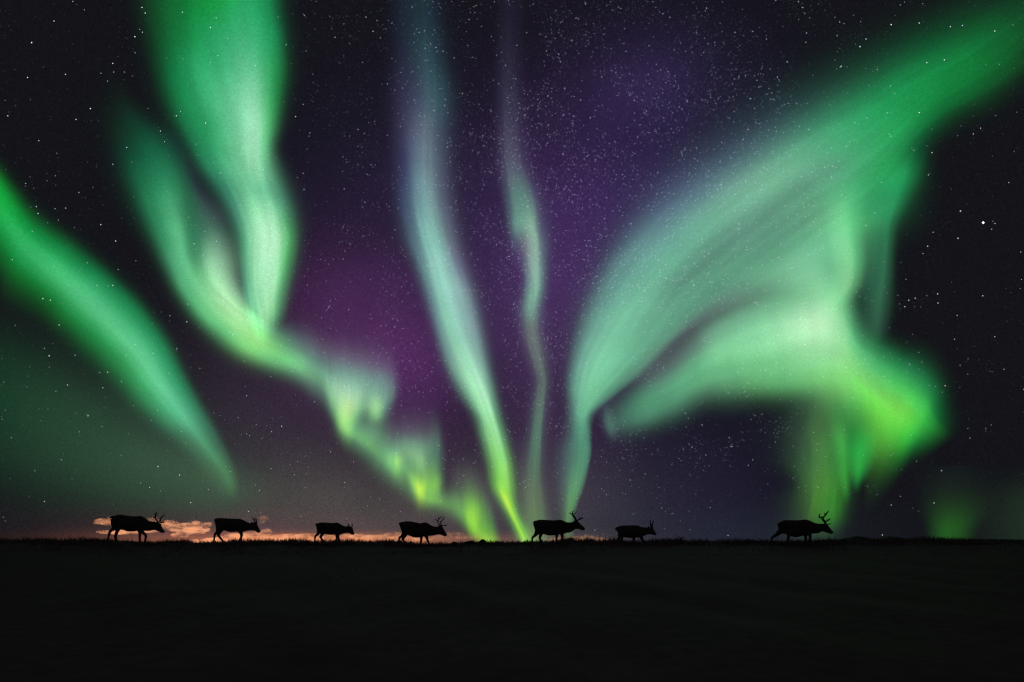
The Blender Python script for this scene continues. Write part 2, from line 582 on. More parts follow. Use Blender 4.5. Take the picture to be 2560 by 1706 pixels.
# C: tall swirl at upper left, running on into D: the rayed cascade
c = aurora('tall swirling pale green aurora column hanging from the top left', 'aurora_band')
patch([('fold', c, 0, -1)], [
    level(-900, (420,), (480, 10, 40, 26), (560, 14, 80, 40), (650, 30, 130, 72), (720, 30, 130, 76), (785, 18, 90, 52), (840,)),
    level(-400, (400,), (460, 12, 50, 30), (540, 15, 90, 44), (650, 32, 150, 82), (720, 34, 150, 86), (785, 20, 110, 62), (835,)),
    level(-130, (378,), (438, 13, 60, 35), (522, 16, 100, 46), (645, 31, 156, 81), (717, 36, 158, 91), (781, 23, 120, 70), (833,)),
    level(0, (378,), (440, 14, 70, 38), (530, 18, 112, 52), (620, 25, 150, 68), (700, 42, 166, 100), (770, 28, 135, 80), (828,)),
    level(100, (402,), (465, 16, 85, 45), (540, 24, 130, 66), (620, 42, 160, 98), (710, 63, 178, 119), (785, 32, 140, 85), (838,)),
    level(200, (428,), (490, 20, 105, 58), (560, 42, 155, 95), (640, 62, 173, 117), (720, 100, 193, 144), (790, 42, 150, 85), (842,)),
    level(280, (452,), (520, 26, 125, 72), (580, 50, 160, 102), (660, 95, 191, 140), (730, 134, 213, 167), (785, 50, 150, 85), (832,)),
    level(360, (486,), (550, 30, 130, 78), (610, 52, 160, 102), (680, 112, 199, 152), (735, 156, 227, 183), (775, 80, 175, 110), (816,)),
    level(430, (522,), (580, 36, 130, 84), (630, 62, 165, 112), (690, 118, 200, 152), (735, 158, 227, 183), (765, 100, 185, 130), (802,)),
    level(490, (556,), (610, 45, 130, 92), (660, 85, 175, 128), (705, 115, 195, 148), (740, 142, 216, 170), (772, 100, 175, 130), (820,)),
    level(550, (596,), (650, 55, 130, 100), (690, 95, 180, 135), (725, 112, 195, 148), (760, 112, 195, 148), (797, 80, 148, 114), (850,)),
    level(610, (636,), (680, 70, 140, 112), (710, 120, 200, 152), (745, 147, 221, 170), (785, 142, 216, 167), (817, 82, 157, 112), (866,)),
    level(680, (664,), (700, 75, 150, 112), (725, 140, 215, 165), (760, 176, 237, 191), (800, 168, 232, 183), (831, 85, 175, 105), (870,)),
    level(760, (680,), (705, 75, 150, 110), (725, 135, 212, 160), (755, 168, 233, 184), (795, 165, 231, 180), (823, 80, 170, 100), (861,)),
    level(840, (692,), (712, 80, 155, 115), (730, 125, 205, 152), (755, 152, 223, 170), (785, 160, 229, 174), (809, 85, 165, 105), (843,)),
    level(910, (702,), (725, 88, 165, 112), (745, 125, 205, 145), (765, 150, 222, 160), (782, 130, 205, 140), (799, 75, 145, 95), (828,)),
    level(965, (722,), (740, 66, 130, 82), (755, 84, 150, 92), (768, 84, 146, 90), (780, 62, 112, 74), (795, 40, 70, 52), (815,)),
    level(1005, (735,), (748, 0), (758, 0), (770, 0), (780, 0), (792, 0), (808,)),
], rays=[(0.10, 7, 26), (0.05, 22, 6)])
c2 = aurora('rayed yellow green aurora curtain stepping down to the horizon above the fourth reindeer', 'aurora_curtain')
patch([('fold', c, 0, -1)], [
    [(130, 170, 0), (200, 150, 0), (260, 135, 0), (320, 120, 0), (370, 110, 0), (410, 100, 0)],
    [(200, 262, 0), (268, 246, (12, 20, 22)), (322, 234, (12, 23, 24)), (380, 220, 0), (436, 212, 0), (476, 210, 0)],
    [(262, 352, 0), (330, 340, (14, 36, 30)), (380, 330, (16, 46, 36)), (440, 320, (13, 24, 26)), (500, 320, 0), (540, 330, 0)],
    [(302, 454, 0), (370, 430, (19, 64, 46)), (430, 415, (22, 86, 58)), (490, 410, (22, 60, 48)), (540, 420, (22, 26, 32)), (585, 430, 0)],
    [(342, 545, 0), (410, 520, (30, 105, 70)), (470, 505, (39, 127, 86)), (525, 510, (35, 95, 68)), (568, 530, (36, 48, 52)), (620, 540, 0)],
    [(382, 626, 0), (440, 610, (42, 125, 84)), (495, 600, (72, 162, 114)), (545, 600, (45, 110, 78)), (602, 600, (54, 74, 72)), (672, 610, 0)],
    [(424, 706, 0), (470, 690, (55, 140, 95)), (515, 680, (90, 180, 127)), (556, 678, (50, 120, 85)), (616, 665, (76, 118, 98)), (700, 680, 0)],
    [(460, 776, 0), (500, 760, (75, 160, 112)), (535, 750, (95, 187, 132)), (566, 745, (75, 150, 105)), (620, 730, (130, 184, 148)), (706, 740, (30, 38, 42))],
    [(500, 856, 0), (535, 835, (82, 170, 115)), (565, 820, (112, 202, 140)), (590, 810, (122, 202, 142)), (635, 800, (168, 231, 178)), (706, 812, (44, 66, 60))],
    [(555, 932, 0), (590, 905, (95, 185, 120)), (620, 890, (138, 220, 148)), (645, 870, (170, 233, 170)), (675, 865, (168, 230, 172)), (722, 865, (56, 86, 72))],
    [(615, 993, 0), (650, 960, (100, 190, 118)), (680, 940, (152, 227, 147)), (705, 920, (163, 232, 158)), (725, 905, (120, 190, 128)), (748, 905, (30, 50, 42))],
    [(684, 1043, 0), (715, 1005, (122, 210, 118)), (740, 985, (146, 224, 130)), (760, 965, (115, 192, 112)), (775, 945, (70, 122, 84)), (792, 930, 0)],
    [(756, 1078, 0), (785, 1040, (92, 172, 102)), (805, 1015, (106, 191, 110)), (820, 990, (80, 150, 95)), (830, 960, (52, 92, 72)), (840, 920, 0)],
    [(826, 1108, 0), (850, 1070, (58, 108, 69)), (868, 1045, (62, 118, 74)), (880, 1015, (47, 85, 61)), (890, 980, (33, 52, 47)), (895, 925, 0)],
    [(884, 1140, 0), (905, 1100, 0), (915, 1070, 0), (925, 1040, 0), (935, 1000, 0), (940, 945, 0)],
], across=71, rays=[(0.05, 9, 20), (0.05, 24, 5)])


def columns(parent, cols, rays):
    """Curtain panel given by upright lines; photo window 500,750 enlarged 2.57 times."""
    cols = [(x, (ys_[0] - 45, ys_[1] - 12) + tuple(ys_[2:]), cs_) for (x, ys_, cs_) in cols]
    return patch([('fold', parent, 0, -1)], [[(x, y_, c_) for (y_, c_) in zip(ys_, (0,) + tuple(cs_) + (0,))] for (x, ys_, cs_) in cols],
                 org=500.0, orgy=750.0, k=1 / 2.57, rays=rays, streak=0.0, skirt=0.3, gain=0.92)


Z5 = (0, 0, 0, 0, 0)
columns(c2, [
    (430, (180, 240, 300, 350, 400, 440, 500), Z5),
    (560, (190, 260, 310, 360, 410, 450, 530), ((40, 46, 48), (52, 78, 66), (66, 122, 82), (74, 138, 86), (54, 94, 66))),
    (690, (200, 280, 350, 420, 480, 530, 620), ((62, 72, 74), (78, 118, 98), (98, 168, 120), (96, 165, 112), (70, 115, 90))),
    (780, (235, 320, 400, 470, 540, 600, 700), ((68, 80, 80), (82, 130, 108), (98, 165, 125), (92, 155, 112), (70, 110, 88))),
    (840, (255, 350, 440, 540, 620, 690, 790), ((72, 82, 84), (90, 140, 118), (128, 192, 148), (125, 188, 138), (88, 140, 100))),
    (890, (262, 360, 460, 570, 680, 770, 865), ((76, 86, 88), (98, 150, 126), (148, 207, 162), (160, 220, 152), (125, 195, 110))),
    (930, (268, 370, 470, 590, 700, 800, 905), ((78, 88, 90), (102, 155, 130), (157, 213, 166), (184, 233, 148), (150, 215, 112))),
    (965, (272, 380, 480, 600, 700, 800, 915), ((78, 88, 90), (105, 158, 132), (157, 213, 169), (181, 231, 150), (132, 202, 108))),
    (1010, (278, 390, 490, 600, 690, 770, 870), ((78, 88, 90), (105, 158, 132), (145, 205, 160), (148, 208, 145), (88, 150, 96))),
    (1060, (285, 400, 500, 600, 680, 740, 830), ((76, 86, 88), (102, 155, 130), (125, 185, 146), (112, 172, 122), (70, 118, 84))),
    (1110, (295, 410, 510, 590, 670, 740, 815), ((74, 82, 86), (100, 150, 128), (118, 178, 140), (142, 206, 142), (116, 180, 114))),
    (1150, (305, 420, 510, 600, 680, 745, 812), ((72, 80, 84), (96, 145, 124), (112, 172, 138), (144, 207, 140), (108, 172, 110))),
    (1190, (320, 430, 520, 600, 660, 720, 800), ((68, 76, 80), (88, 132, 116), (98, 152, 124), (98, 155, 118), (72, 116, 90))),
    (1230, (340, 440, 520, 590, 640, 690, 770), ((60, 66, 72), (76, 112, 100), (80, 125, 104), (72, 115, 94), (50, 76, 66))),
    (1265, (370, 460, 520, 570, 620, 670, 740), ((40, 42, 52), (46, 62, 62), (48, 68, 66), (40, 56, 55), (30, 38, 40))),
    (1310, (400, 470, 530, 580, 620, 660, 720), Z5),
], [(0.05, 52, 3), (0.08, 17, 3)])
patch([('fold', c2, 0, -1)], [
    [(880, 680, 0), (865, 730, 0), (845, 770, 0), (820, 805, 0), (790, 840, 0)],
    [(985, 690, 0), (950, 782, (54, 90, 66)), (925, 830, (74, 122, 76)), (900, 865, (46, 76, 56)), (870, 905, 0)],
    [(1090, 720, 0), (1045, 815, (80, 132, 94)), (1010, 875, (98, 168, 100)), (985, 915, (66, 115, 78)), (945, 965, 0)],
    [(1200, 750, 0), (1140, 870, (86, 142, 100)), (1105, 945, (95, 162, 98)), (1080, 990, (64, 112, 76)), (1035, 1045, 0)],
    [(1240, 900, 0), (1205, 965, (76, 128, 88)), (1180, 1020, (88, 152, 92)), (1155, 1065, (64, 112, 74)), (1110, 1125, 0)],
    [(1310, 980, 0), (1285, 1050, (60, 102, 70)), (1265, 1110, (72, 126, 76)), (1245, 1155, (56, 98, 64)), (1205, 1212, 0)],
    [(1380, 1080, 0), (1365, 1150, (46, 74, 50)), (1355, 1210, (58, 98, 58)), (1345, 1250, (48, 80, 52)), (1315, 1300, 0)],
    [(1450, 1180, 0), (1445, 1230, (50, 86, 52)), (1440, 1270, (76, 132, 60)), (1435, 1305, (60, 104, 52)), (1425, 1355, 0)],
    [(1540, 1190, 0), (1535, 1245, (64, 107, 61)), (1530, 1290, (88, 150, 66)), (1525, 1325, (66, 112, 56)), (1515, 1370, 0)],
    [(1640, 1200, 0), (1630, 1270, (56, 94, 54)), (1622, 1325, (68, 120, 56)), (1615, 1370, (54, 92, 48)), (1600, 1425, 0)],
    [(1740, 1260, 0), (1730, 1330, (40, 64, 42)), (1720, 1390, (46, 80, 42)), (1712, 1430, (40, 66, 40)), (1700, 1485, 0)],
    [(1840, 1380, 0), (1830, 1430, 0), (1822, 1470, 0), (1815, 1500, 0), (1800, 1540, 0)],
], org=500.0, orgy=750.0, k=1 / 2.57, rays=[(0.05, 40, 2)], streak=0.0, skirt=0.34, gain=0.95)
columns(c2, [
    (1150, (760, 840, 900, 960, 1010, 1060, 1110), Z5),
    (1200, (740, 830, 890, 950, 1010, 1060, 1130), ((46, 52, 56), (58, 80, 72), (66, 105, 82), (68, 115, 80), (56, 98, 68))),
    (1245, (735, 840, 910, 970, 1030, 1080, 1160), ((62, 72, 72), (84, 122, 100), (100, 155, 112), (122, 187, 96), (100, 162, 82))),
    (1270, (732, 845, 915, 975, 1035, 1085, 1170), ((66, 76, 76), (90, 132, 106), (107, 163, 116), (140, 203, 99), (108, 172, 84))),
    (1320, (728, 850, 920, 985, 1050, 1110, 1200), ((70, 80, 80), (98, 146, 114), (111, 166, 118), (92, 150, 96), (76, 132, 78))),
    (1370, (730, 850, 930, 1000, 1090, 1180, 1275), ((70, 80, 80), (100, 150, 116), (117, 176, 121), (97, 162, 94), (132, 198, 78))),
    (1400, (732, 850, 935, 1020, 1120, 1215, 1318), ((70, 80, 80), (102, 152, 116), (128, 190, 126), (112, 178, 92), (184, 229, 46))),
    (1425, (735, 852, 940, 1035, 1130, 1225, 1328), ((70, 80, 80), (102, 152, 116), (130, 192, 126), (112, 178, 90), (178, 225, 48))),
    (1460, (742, 855, 945, 1035, 1120, 1220, 1334), ((68, 80, 78), (92, 142, 108), (98, 155, 105), (105, 172, 85), (120, 190, 64))),
    (1500, (750, 850, 930, 1010, 1110, 1210, 1326), ((62, 82, 74), (74, 120, 94), (75, 125, 92), (92, 155, 82), (118, 188, 66))),
    (1530, (770, 860, 930, 1000, 1090, 1200, 1310), ((56, 80, 70), (64, 112, 84), (64, 112, 83), (70, 122, 74), (106, 172, 62))),
    (1560, (810, 890, 950, 1020, 1100, 1180, 1290), ((38, 46, 48), (42, 58, 54), (42, 62, 56), (44, 72, 54), (50, 86, 50))),
    (1600, (860, 930, 990, 1050, 1110, 1170, 1260), Z5),
], [(0.06, 46, 3), (0.08, 15, 3)])
columns(c2, [
    (1580, (1040, 1120, 1190, 1250, 1300, 1350, 1400), Z5),
    (1640, (1040, 1110, 1180, 1250, 1310, 1360, 1430), ((40, 46, 44), (46, 60, 50), (52, 84, 52), (58, 100, 50), (50, 86, 44))),
    (1690, (1045, 1120, 1200, 1280, 1360, 1420, 1490), ((46, 54, 48), (58, 82, 55), (70, 118, 54), (80, 142, 48), (64, 114, 43))),
    (1730, (1060, 1140, 1220, 1300, 1390, 1460, 1530), ((53, 67, 52), (72, 112, 57), (104, 174, 52), (140, 212, 40), (110, 185, 36))),
    (1765, (1075, 1160, 1240, 1320, 1410, 1490, 1560), ((53, 69, 52), (74, 119, 57), (110, 180, 52), (138, 210, 40), (120, 195, 36))),
    (1800, (1100, 1190, 1270, 1350, 1440, 1520, 1590), ((48, 63, 48), (68, 115, 53), (92, 160, 50), (105, 180, 42), (110, 185, 36))),
    (1840, (1150, 1240, 1320, 1400, 1480, 1550, 1606), ((42, 55, 44), (58, 101, 49), (74, 138, 48), (92, 165, 42), (105, 185, 36))),
    (1880, (1220, 1310, 1380, 1450, 1520, 1570, 1612), ((34, 41, 38), (46, 79, 43), (60, 118, 44), (85, 160, 38), (105, 190, 34))),
    (1912, (1320, 1400, 1450, 1500, 1550, 1585, 1616), ((28, 33, 34), (34, 50, 36), (44, 80, 37), (64, 126, 35), (75, 140, 34))),
    (1950, (1400, 1450, 1490, 1530, 1565, 1590, 1620), Z5),
], [(0.06, 40, 3), (0.08, 13, 3)])

# E: tall pale ribbon
c = aurora('tall pale teal aurora ribbon narrowing to a yellow green tip left of the fifth reindeer', 'aurora_ribbon')
patch([('fold', c, 0, -1)], [
    level(-560, (1130,), (1160, 20, 22, 30), (1190, 22, 28, 34), (1220, 22, 30, 36), (1250, 20, 24, 32), (1290,)),
    level(-200, (1112,), (1148, 22, 28, 38), (1185, 26, 42, 48), (1222, 28, 46, 52), (1252, 26, 34, 44), (1294,)),
    level(0, (1108,), (1145, 24, 32, 44), (1185, 28, 44, 52), (1225, 30, 48, 56), (1255, 26, 36, 46), (1300,)),
    level(150, (1104,), (1150, 30, 34, 50), (1195, 36, 54, 62), (1230, 42, 68, 76), (1265, 32, 50, 58), (1316,)),
    level(280, (1104,), (1155, 44, 44, 66), (1200, 56, 66, 84), (1240, 60, 86, 94), (1275, 44, 72, 78), (1330,)),
    level(380, (1110,), (1160, 52, 54, 76), (1200, 80, 92, 108), (1235, 86, 104, 112), (1270, 58, 74, 86), (1325,)),
    level(480, (1116,), (1165, 52, 60, 84), (1200, 90, 116, 126), (1235, 102, 128, 132), (1270, 72, 86, 96), (1320,)),
    level(580, (1126,), (1170, 58, 78, 96), (1205, 100, 142, 142), (1240, 115, 155, 150), (1280, 76, 88, 98), (1330,)),
    level(680, (1146,), (1190, 72, 104, 110), (1225, 118, 174, 160), (1260, 126, 180, 164), (1300, 84, 98, 104), (1350,)),
    level(760, (1180,), (1215, 82, 125, 120), (1250, 132, 190, 170), (1285, 134, 188, 172), (1325, 90, 100, 112), (1370,)),
    level(850, (1210,), (1240, 82, 125, 118), (1270, 128, 194, 166), (1310, 140, 194, 176), (1350, 98, 125, 122), (1390,)),
    level(950, (1240,), (1268, 84, 130, 118), (1295, 126, 198, 160), (1335, 132, 190, 166), (1370, 105, 140, 132), (1407,)),
    level(1050, (1270,), (1300, 92, 145, 120), (1330, 142, 210, 165), (1365, 150, 215, 175), (1392, 110, 155, 135), (1424,)),
    level(1130, (1308,), (1340, 95, 150, 115), (1365, 146, 218, 162), (1395, 166, 229, 183), (1412, 110, 165, 130), (1440,)),
    level(1200, (1352,), (1378, 85, 140, 100), (1395, 140, 215, 150), (1418, 153, 223, 161), (1432, 90, 150, 105), (1456,)),
    level(1270, (1374,), (1396, 80, 135, 85), (1415, 130, 205, 120), (1438, 142, 218, 138), (1452, 90, 150, 90), (1476,)),
    level(1340, (1392,), (1412, 70, 125, 60), (1432, 115, 195, 85), (1455, 136, 215, 105), (1470, 85, 145, 65), (1492,)),
    level(1400, (1402,), (1420, 66, 125, 45), (1438, 120, 195, 60), (1462, 130, 205, 70), (1480, 75, 130, 50), (1500,)),
    level(1440, (1418,), (1438, 70, 130, 40), (1455, 168, 222, 50), (1470, 130, 200, 45), (1485, 65, 115, 45), (1504,)),
    level(1490, (1446,), (1465, 60, 115, 40), (1478, 148, 212, 45), (1490, 110, 180, 45), (1501, 60, 105, 42), (1520,)),
    level(1540, (1472,), (1489, 60, 115, 38), (1502, 132, 206, 42), (1513, 100, 175, 42), (1526, 60, 110, 42), (1546,)),
    level(1590, (1492,), (1510, 55, 105, 36), (1522, 100, 185, 40), (1533, 90, 170, 40), (1546, 55, 100, 40), (1566,)),
], streak=0.04, rays=[(0.10, 8, 22), (0.05, 40, 4)])
fold(c, [   # wide haze at the foot
    (1165, 1010, 1235, 1010, 0.4, (24, 26, 30)),
    (1175, 1100, 1260, 1100, 0.35, (44, 50, 42)),
    (1185, 1180, 1275, 1180, 0.35, (50, 66, 40)),
    (1195, 1262, 1290, 1262, 0.35, (52, 74, 38)),
], ce=(1, 1, 1))

# F: thin twisting ribbon (photo pixels)
o = patch([('aurora_ribbon', None, 0, -1)], [
    level(-500, (1240,), (1256,), (1265,), (1275,), (1286,), (1300,), (1320,)),
    level(-50, (1232,), (1253, 24, 24, 32), (1264, 26, 26, 36), (1275, 28, 28, 38), (1286, 26, 26, 36), (1301, 24, 24, 32), (1324,)),
    level(100, (1228,), (1250, 28, 28, 38), (1262, 32, 32, 44), (1272, 34, 34, 46), (1284, 30, 30, 42), (1300, 26, 26, 34), (1326,)),
    level(250, (1228,), (1252, 38, 38, 52), (1264, 46, 48, 62), (1275, 46, 48, 62), (1288, 42, 42, 56), (1304, 32, 30, 42), (1332,)),
    level(390, (1232,), (1256, 52, 54, 66), (1268, 68, 74, 84), (1280, 72, 78, 86), (1296, 60, 64, 74), (1312, 44, 42, 56), (1342,)),
    level(477, (1246,), (1268, 58, 78, 78), (1284, 76, 114, 98), (1300, 80, 122, 102), (1318, 74, 108, 94), (1338, 52, 60, 68), (1368,)),
    level(520, (1254,), (1275, 60, 90, 82), (1290, 80, 130, 106), (1308, 88, 142, 112), (1328, 90, 135, 110), (1348, 56, 66, 70), (1380,)),
    level(564, (1258,), (1278, 62, 95, 84), (1292, 88, 142, 113), (1310, 104, 155, 122), (1331, 118, 165, 130), (1352, 62, 80, 78), (1384,)),
    level(607, (1262,), (1280, 46, 58, 63), (1290, 56, 80, 78), (1304, 80, 96, 88), (1336, 126, 168, 136), (1354, 72, 100, 88), (1384,)),
    level(650, (1270,), (1284, 36, 36, 48), (1292, 36, 36, 46), (1306, 62, 72, 72), (1336, 130, 174, 140), (1354, 76, 112, 94), (1380,)),
    level(690, (1288,), (1300, 30, 28, 40), (1308, 46, 52, 58), (1320, 86, 122, 104), (1340, 126, 176, 141), (1354, 80, 125, 100), (1376,)),
    level(726, (1292,), (1308, 46, 66, 62), (1318, 76, 120, 98), (1330, 104, 160, 124), (1342, 110, 168, 130), (1352, 80, 128, 100), (1372,)),
    level(772, (1286,), (1304, 56, 80, 70), (1314, 80, 125, 98), (1324, 95, 150, 115), (1336, 92, 142, 110), (1347, 66, 100, 82), (1368,)),
    level(818, (1284,), (1304, 50, 60, 56), (1314, 70, 92, 73), (1326, 82, 110, 83), (1340, 76, 98, 77), (1350, 54, 66, 60), (1372,)),
    level(864, (1292,), (1312, 48, 54, 52), (1322, 68, 86, 70), (1334, 80, 103, 81), (1346, 77, 97, 76), (1356, 54, 68, 58), (1378,)),
    level(910, (1306,), (1326, 46, 54, 52), (1336, 66, 84, 68), (1346, 75, 99, 76), (1356, 73, 95, 74), (1364, 52, 66, 56), (1386,)),
    level(955, (1318,), (1338, 46, 56, 52), (1346, 62, 84, 68), (1354, 70, 99, 76), (1362, 70, 97, 76), (1370, 50, 62, 56), (1390,)),
    level(1001, (1314,), (1334, 46, 62, 54), (1342, 66, 94, 74), (1350, 75, 109, 82), (1358, 73, 103, 80), (1366, 50, 62, 56), (1388,)),
    level(1093, (1304,), (1324, 46, 68, 58), (1334, 65, 107, 80), (1342, 71, 118, 86), (1350, 67, 109, 82), (1358, 47, 62, 54), (1380,)),
    level(1185, (1290,), (1312, 44, 60, 48), (1324, 58, 89, 64), (1336, 67, 105, 72), (1346, 62, 93, 66), (1358, 44, 54, 46), (1384,)),
    level(1231, (1284,), (1308, 46, 60, 44), (1322, 60, 84, 56), (1336, 69, 98, 62), (1350, 62, 84, 56), (1364, 42, 50, 42), (1392,)),
    level(1320, (1278,), (1306, 44, 60, 40), (1324, 60, 86, 50), (1342, 68, 98, 52), (1360, 60, 84, 48), (1378, 40, 48, 40), (1406,)),
    level(1374, (1276,), (1306, 42, 56, 38), (1324, 58, 82, 46), (1342, 66, 94, 48), (1360, 58, 80, 44), (1378, 38, 46, 38), (1408,)),
], k=1.0, rays=[(0.10, 9, 18)])[0]
tag(o, 'thin twisting grey green aurora ribbon in the middle of the sky', 'aurora', 'aurora bands')

# G: the broad fan
c = aurora('broad green aurora fan rising from behind the fifth reindeer to the upper right corner', 'aurora_fan')
patch([('fold', c, 0, -1)], [
    [(136, 1575, 0), (150, 1575, (34, 44, 36)), (160, 1575, (40, 64, 40)), (168, 1575, (40, 62, 40)), (176, 1575, (32, 44, 36)), (184, 1575, 0), (192, 1575, 0)],
    [(126, 1500, 0), (147, 1495, (48, 72, 48)), (161, 1490, (72, 125, 66)), (171, 1485, (66, 115, 62)), (181, 1480, (45, 70, 50)), (190, 1480, 0), (200, 1480, 0)],
    [(118, 1400, 0), (150, 1400, (54, 82, 68)), (172, 1400, (72, 135, 86)), (190, 1400, (72, 135, 86)), (205, 1395, (55, 100, 72)), (218, 1390, 0), (228, 1390, 0)],
    [(116, 1310, 0), (155, 1310, (50, 80, 72)), (185, 1310, (62, 125, 92)), (205, 1310, (66, 132, 98)), (222, 1310, (55, 115, 85)), (234, 1305, 0), (245, 1300, 0)],
    [(140, 1240, 0), (168, 1240, (48, 84, 72)), (190, 1240, (70, 140, 106)), (208, 1245, (72, 140, 106)), (222, 1250, (55, 110, 85)), (235, 1250, 0), (248, 1250, 0)],
    [(152, 1180, 0), (176, 1180, (70, 120, 98)), (196, 1185, (96, 173, 131)), (212, 1195, (92, 168, 125)), (228, 1195, (62, 110, 88)), (245, 1195, (30, 38, 40)), (264, 1195, 0)],
    [(150, 1110, 0), (180, 1110, (88, 150, 122)), (215, 1120, (114, 196, 147)), (250, 1135, (100, 180, 132)), (285, 1140, (66, 115, 92)), (312, 1132, (34, 44, 46)), (335, 1125, 0)],
    [(158, 1030, 0), (195, 1030, (90, 150, 125)), (240, 1050, (117, 201, 154)), (300, 1075, (102, 180, 138)), (350, 1080, (75, 130, 102)), (388, 1072, (40, 54, 54)), (425, 1065, 0)],
    [(176, 940, 0), (230, 940, (88, 150, 122)), (290, 970, (112, 191, 148)), (360, 1000, (98, 170, 132)), (430, 995, (78, 135, 105)), (485, 972, (44, 58, 58)), (535, 950, 0)],
    [(205, 840, 0), (275, 840, (82, 140, 118)), (345, 880, (106, 181, 141)), (420, 905, (96, 163, 127)), (500, 915, (84, 145, 115)), (570, 905, (54, 72, 68)), (640, 890, 0)],
    [(248, 750, 0), (330, 750, (84, 138, 120)), (420, 790, (100, 171, 136)), (490, 810, (88, 146, 117)), (580, 830, (88, 150, 118)), (660, 845, (66, 106, 88)), (760, 850, 0)],
    [(305, 640, 0), (410, 660, (82, 125, 118)), (510, 690, (102, 171, 138)), (580, 730, (90, 144, 118)), (670, 765, (93, 156, 123)), (750, 795, (84, 143, 111)), (870, 830, 0)],
    [(380, 536, 0), (500, 570, (76, 108, 110)), (610, 600, (110, 174, 142)), (690, 650, (93, 145, 121)), (780, 690, (91, 151, 121)), (870, 725, (88, 152, 118)), (980, 770, 0)],
    [(480, 434, 0), (610, 480, (68, 96, 98)), (720, 520, (117, 180, 147)), (800, 570, (93, 152, 122)), (880, 620, (91, 156, 119)), (965, 650, (66, 146, 96)), (1070, 690, 0)],
    [(590, 340, 0), (720, 390, (56, 84, 84)), (830, 440, (93, 166, 129)), (920, 500, (88, 155, 122)), (990, 550, (62, 155, 100)), (1065, 585, (40, 130, 80)), (1150, 630, 0)],
    [(710, 258, 0), (840, 310, (42, 78, 68)), (940, 370, (63, 161, 109)), (1020, 430, (62, 165, 106)), (1080, 470, (42, 150, 85)), (1132, 495, (30, 118, 66)), (1196, 530, 0)],
    [(835, 188, 0), (960, 240, (31, 74, 54)), (1050, 300, (36, 145, 84)), (1110, 355, (36, 155, 85)), (1150, 390, (30, 130, 70)), (1187, 412, (18, 70, 42)), (1226, 436, 0)],
    [(965, 118, 0), (1080, 170, (24, 70, 46)), (1150, 230, (26, 132, 70)), (1200, 280, (26, 135, 68)), (1235, 320, (20, 105, 52)), (1267, 347, (14, 55, 34)), (1306, 376, 0)],
    [(1105, 48, 0), (1210, 110, (18, 70, 41)), (1270, 165, (22, 120, 60)), (1310, 215, (20, 120, 56)), (1345, 260, (18, 90, 44)), (1377, 292, (14, 48, 30)), (1416, 326, 0)],
    [(1225, -12, 0), (1320, 50, (15, 62, 36)), (1370, 100, (18, 100, 50)), (1410, 150, (16, 98, 46)), (1440, 200, (15, 75, 38)), (1467, 232, (12, 40, 28)), (1496, 266, 0)],
    [(1365, -75, 0), (1430, -10, (14, 50, 32)), (1470, 40, (14, 74, 40)), (1500, 80, (14, 74, 38)), (1530, 130, (12, 52, 30)), (1552, 165, (12, 34, 24)), (1575, 205, 0)],
    [(1540, -160, 0), (1590, -100, (12, 36, 26)), (1630, -50, (12, 50, 30)), (1660, -10, (12, 50, 28)), (1690, 40, (11, 36, 24)), (1710, 80, 0), (1735, 120, 0)],
    [(1760, -260, 0), (1790, -210, 0), (1820, -160, 0), (1850, -110, 0), (1880, -70, 0), (1900, -40, 0), (1930, 0, 0)],
], org=RIGHT, across=81, streak=0.05, rays=[(0.06, 6, 34), (0.05, 14, 60), (0.04, 50, 8)], skirt=0.28)

patch([('fold', c, 0, -1)], [
    [(270, 1110, 0), (290, 1130, 0), (310, 1150, 0), (330, 1170, 0), (345, 1190, 0)],
    [(340, 1030, 0), (375, 1060, (50, 56, 56)), (400, 1085, (58, 66, 65)), (425, 1110, (48, 56, 55)), (455, 1140, 0)],
    [(430, 930, 0), (470, 965, (58, 66, 65)), (500, 995, (66, 74, 73)), (525, 1025, (58, 66, 64)), (560, 1070, 0)],
    [(560, 830, 0), (600, 870, (66, 82, 76)), (625, 905, (74, 92, 84)), (650, 940, (64, 78, 72)), (685, 990, 0)],
    [(690, 760, 0), (730, 800, (66, 92, 78)), (755, 835, (76, 106, 90)), (775, 870, (60, 80, 70)), (805, 920, 0)],
    [(810, 700, 0), (845, 740, (66, 96, 78)), (865, 780, (76, 112, 90)), (885, 815, (60, 84, 70)), (910, 870, 0)],
    [(900, 660, 0), (925, 700, 0), (945, 740, 0), (960, 780, 0), (975, 830, 0)],
], org=RIGHT, streak=0.0)

patch([('fold', c, 0, -1)], [
    level(600, (780,), (850,), (910,), (960,), (1010,)),
    level(690, (760,), (830, 36, 58, 46), (890, 44, 78, 60), (955, 34, 80, 56), (1025,)),
    level(755, (750,), (825, 46, 72, 58), (890, 56, 104, 78), (958, 44, 112, 74), (1024,)),
    level(820, (750,), (820, 46, 70, 57), (880, 58, 98, 76), (945, 40, 92, 64), (1012,)),
    level(900, (760,), (820,), (880,), (930,), (985,)),
], org=RIGHT, streak=0.0)

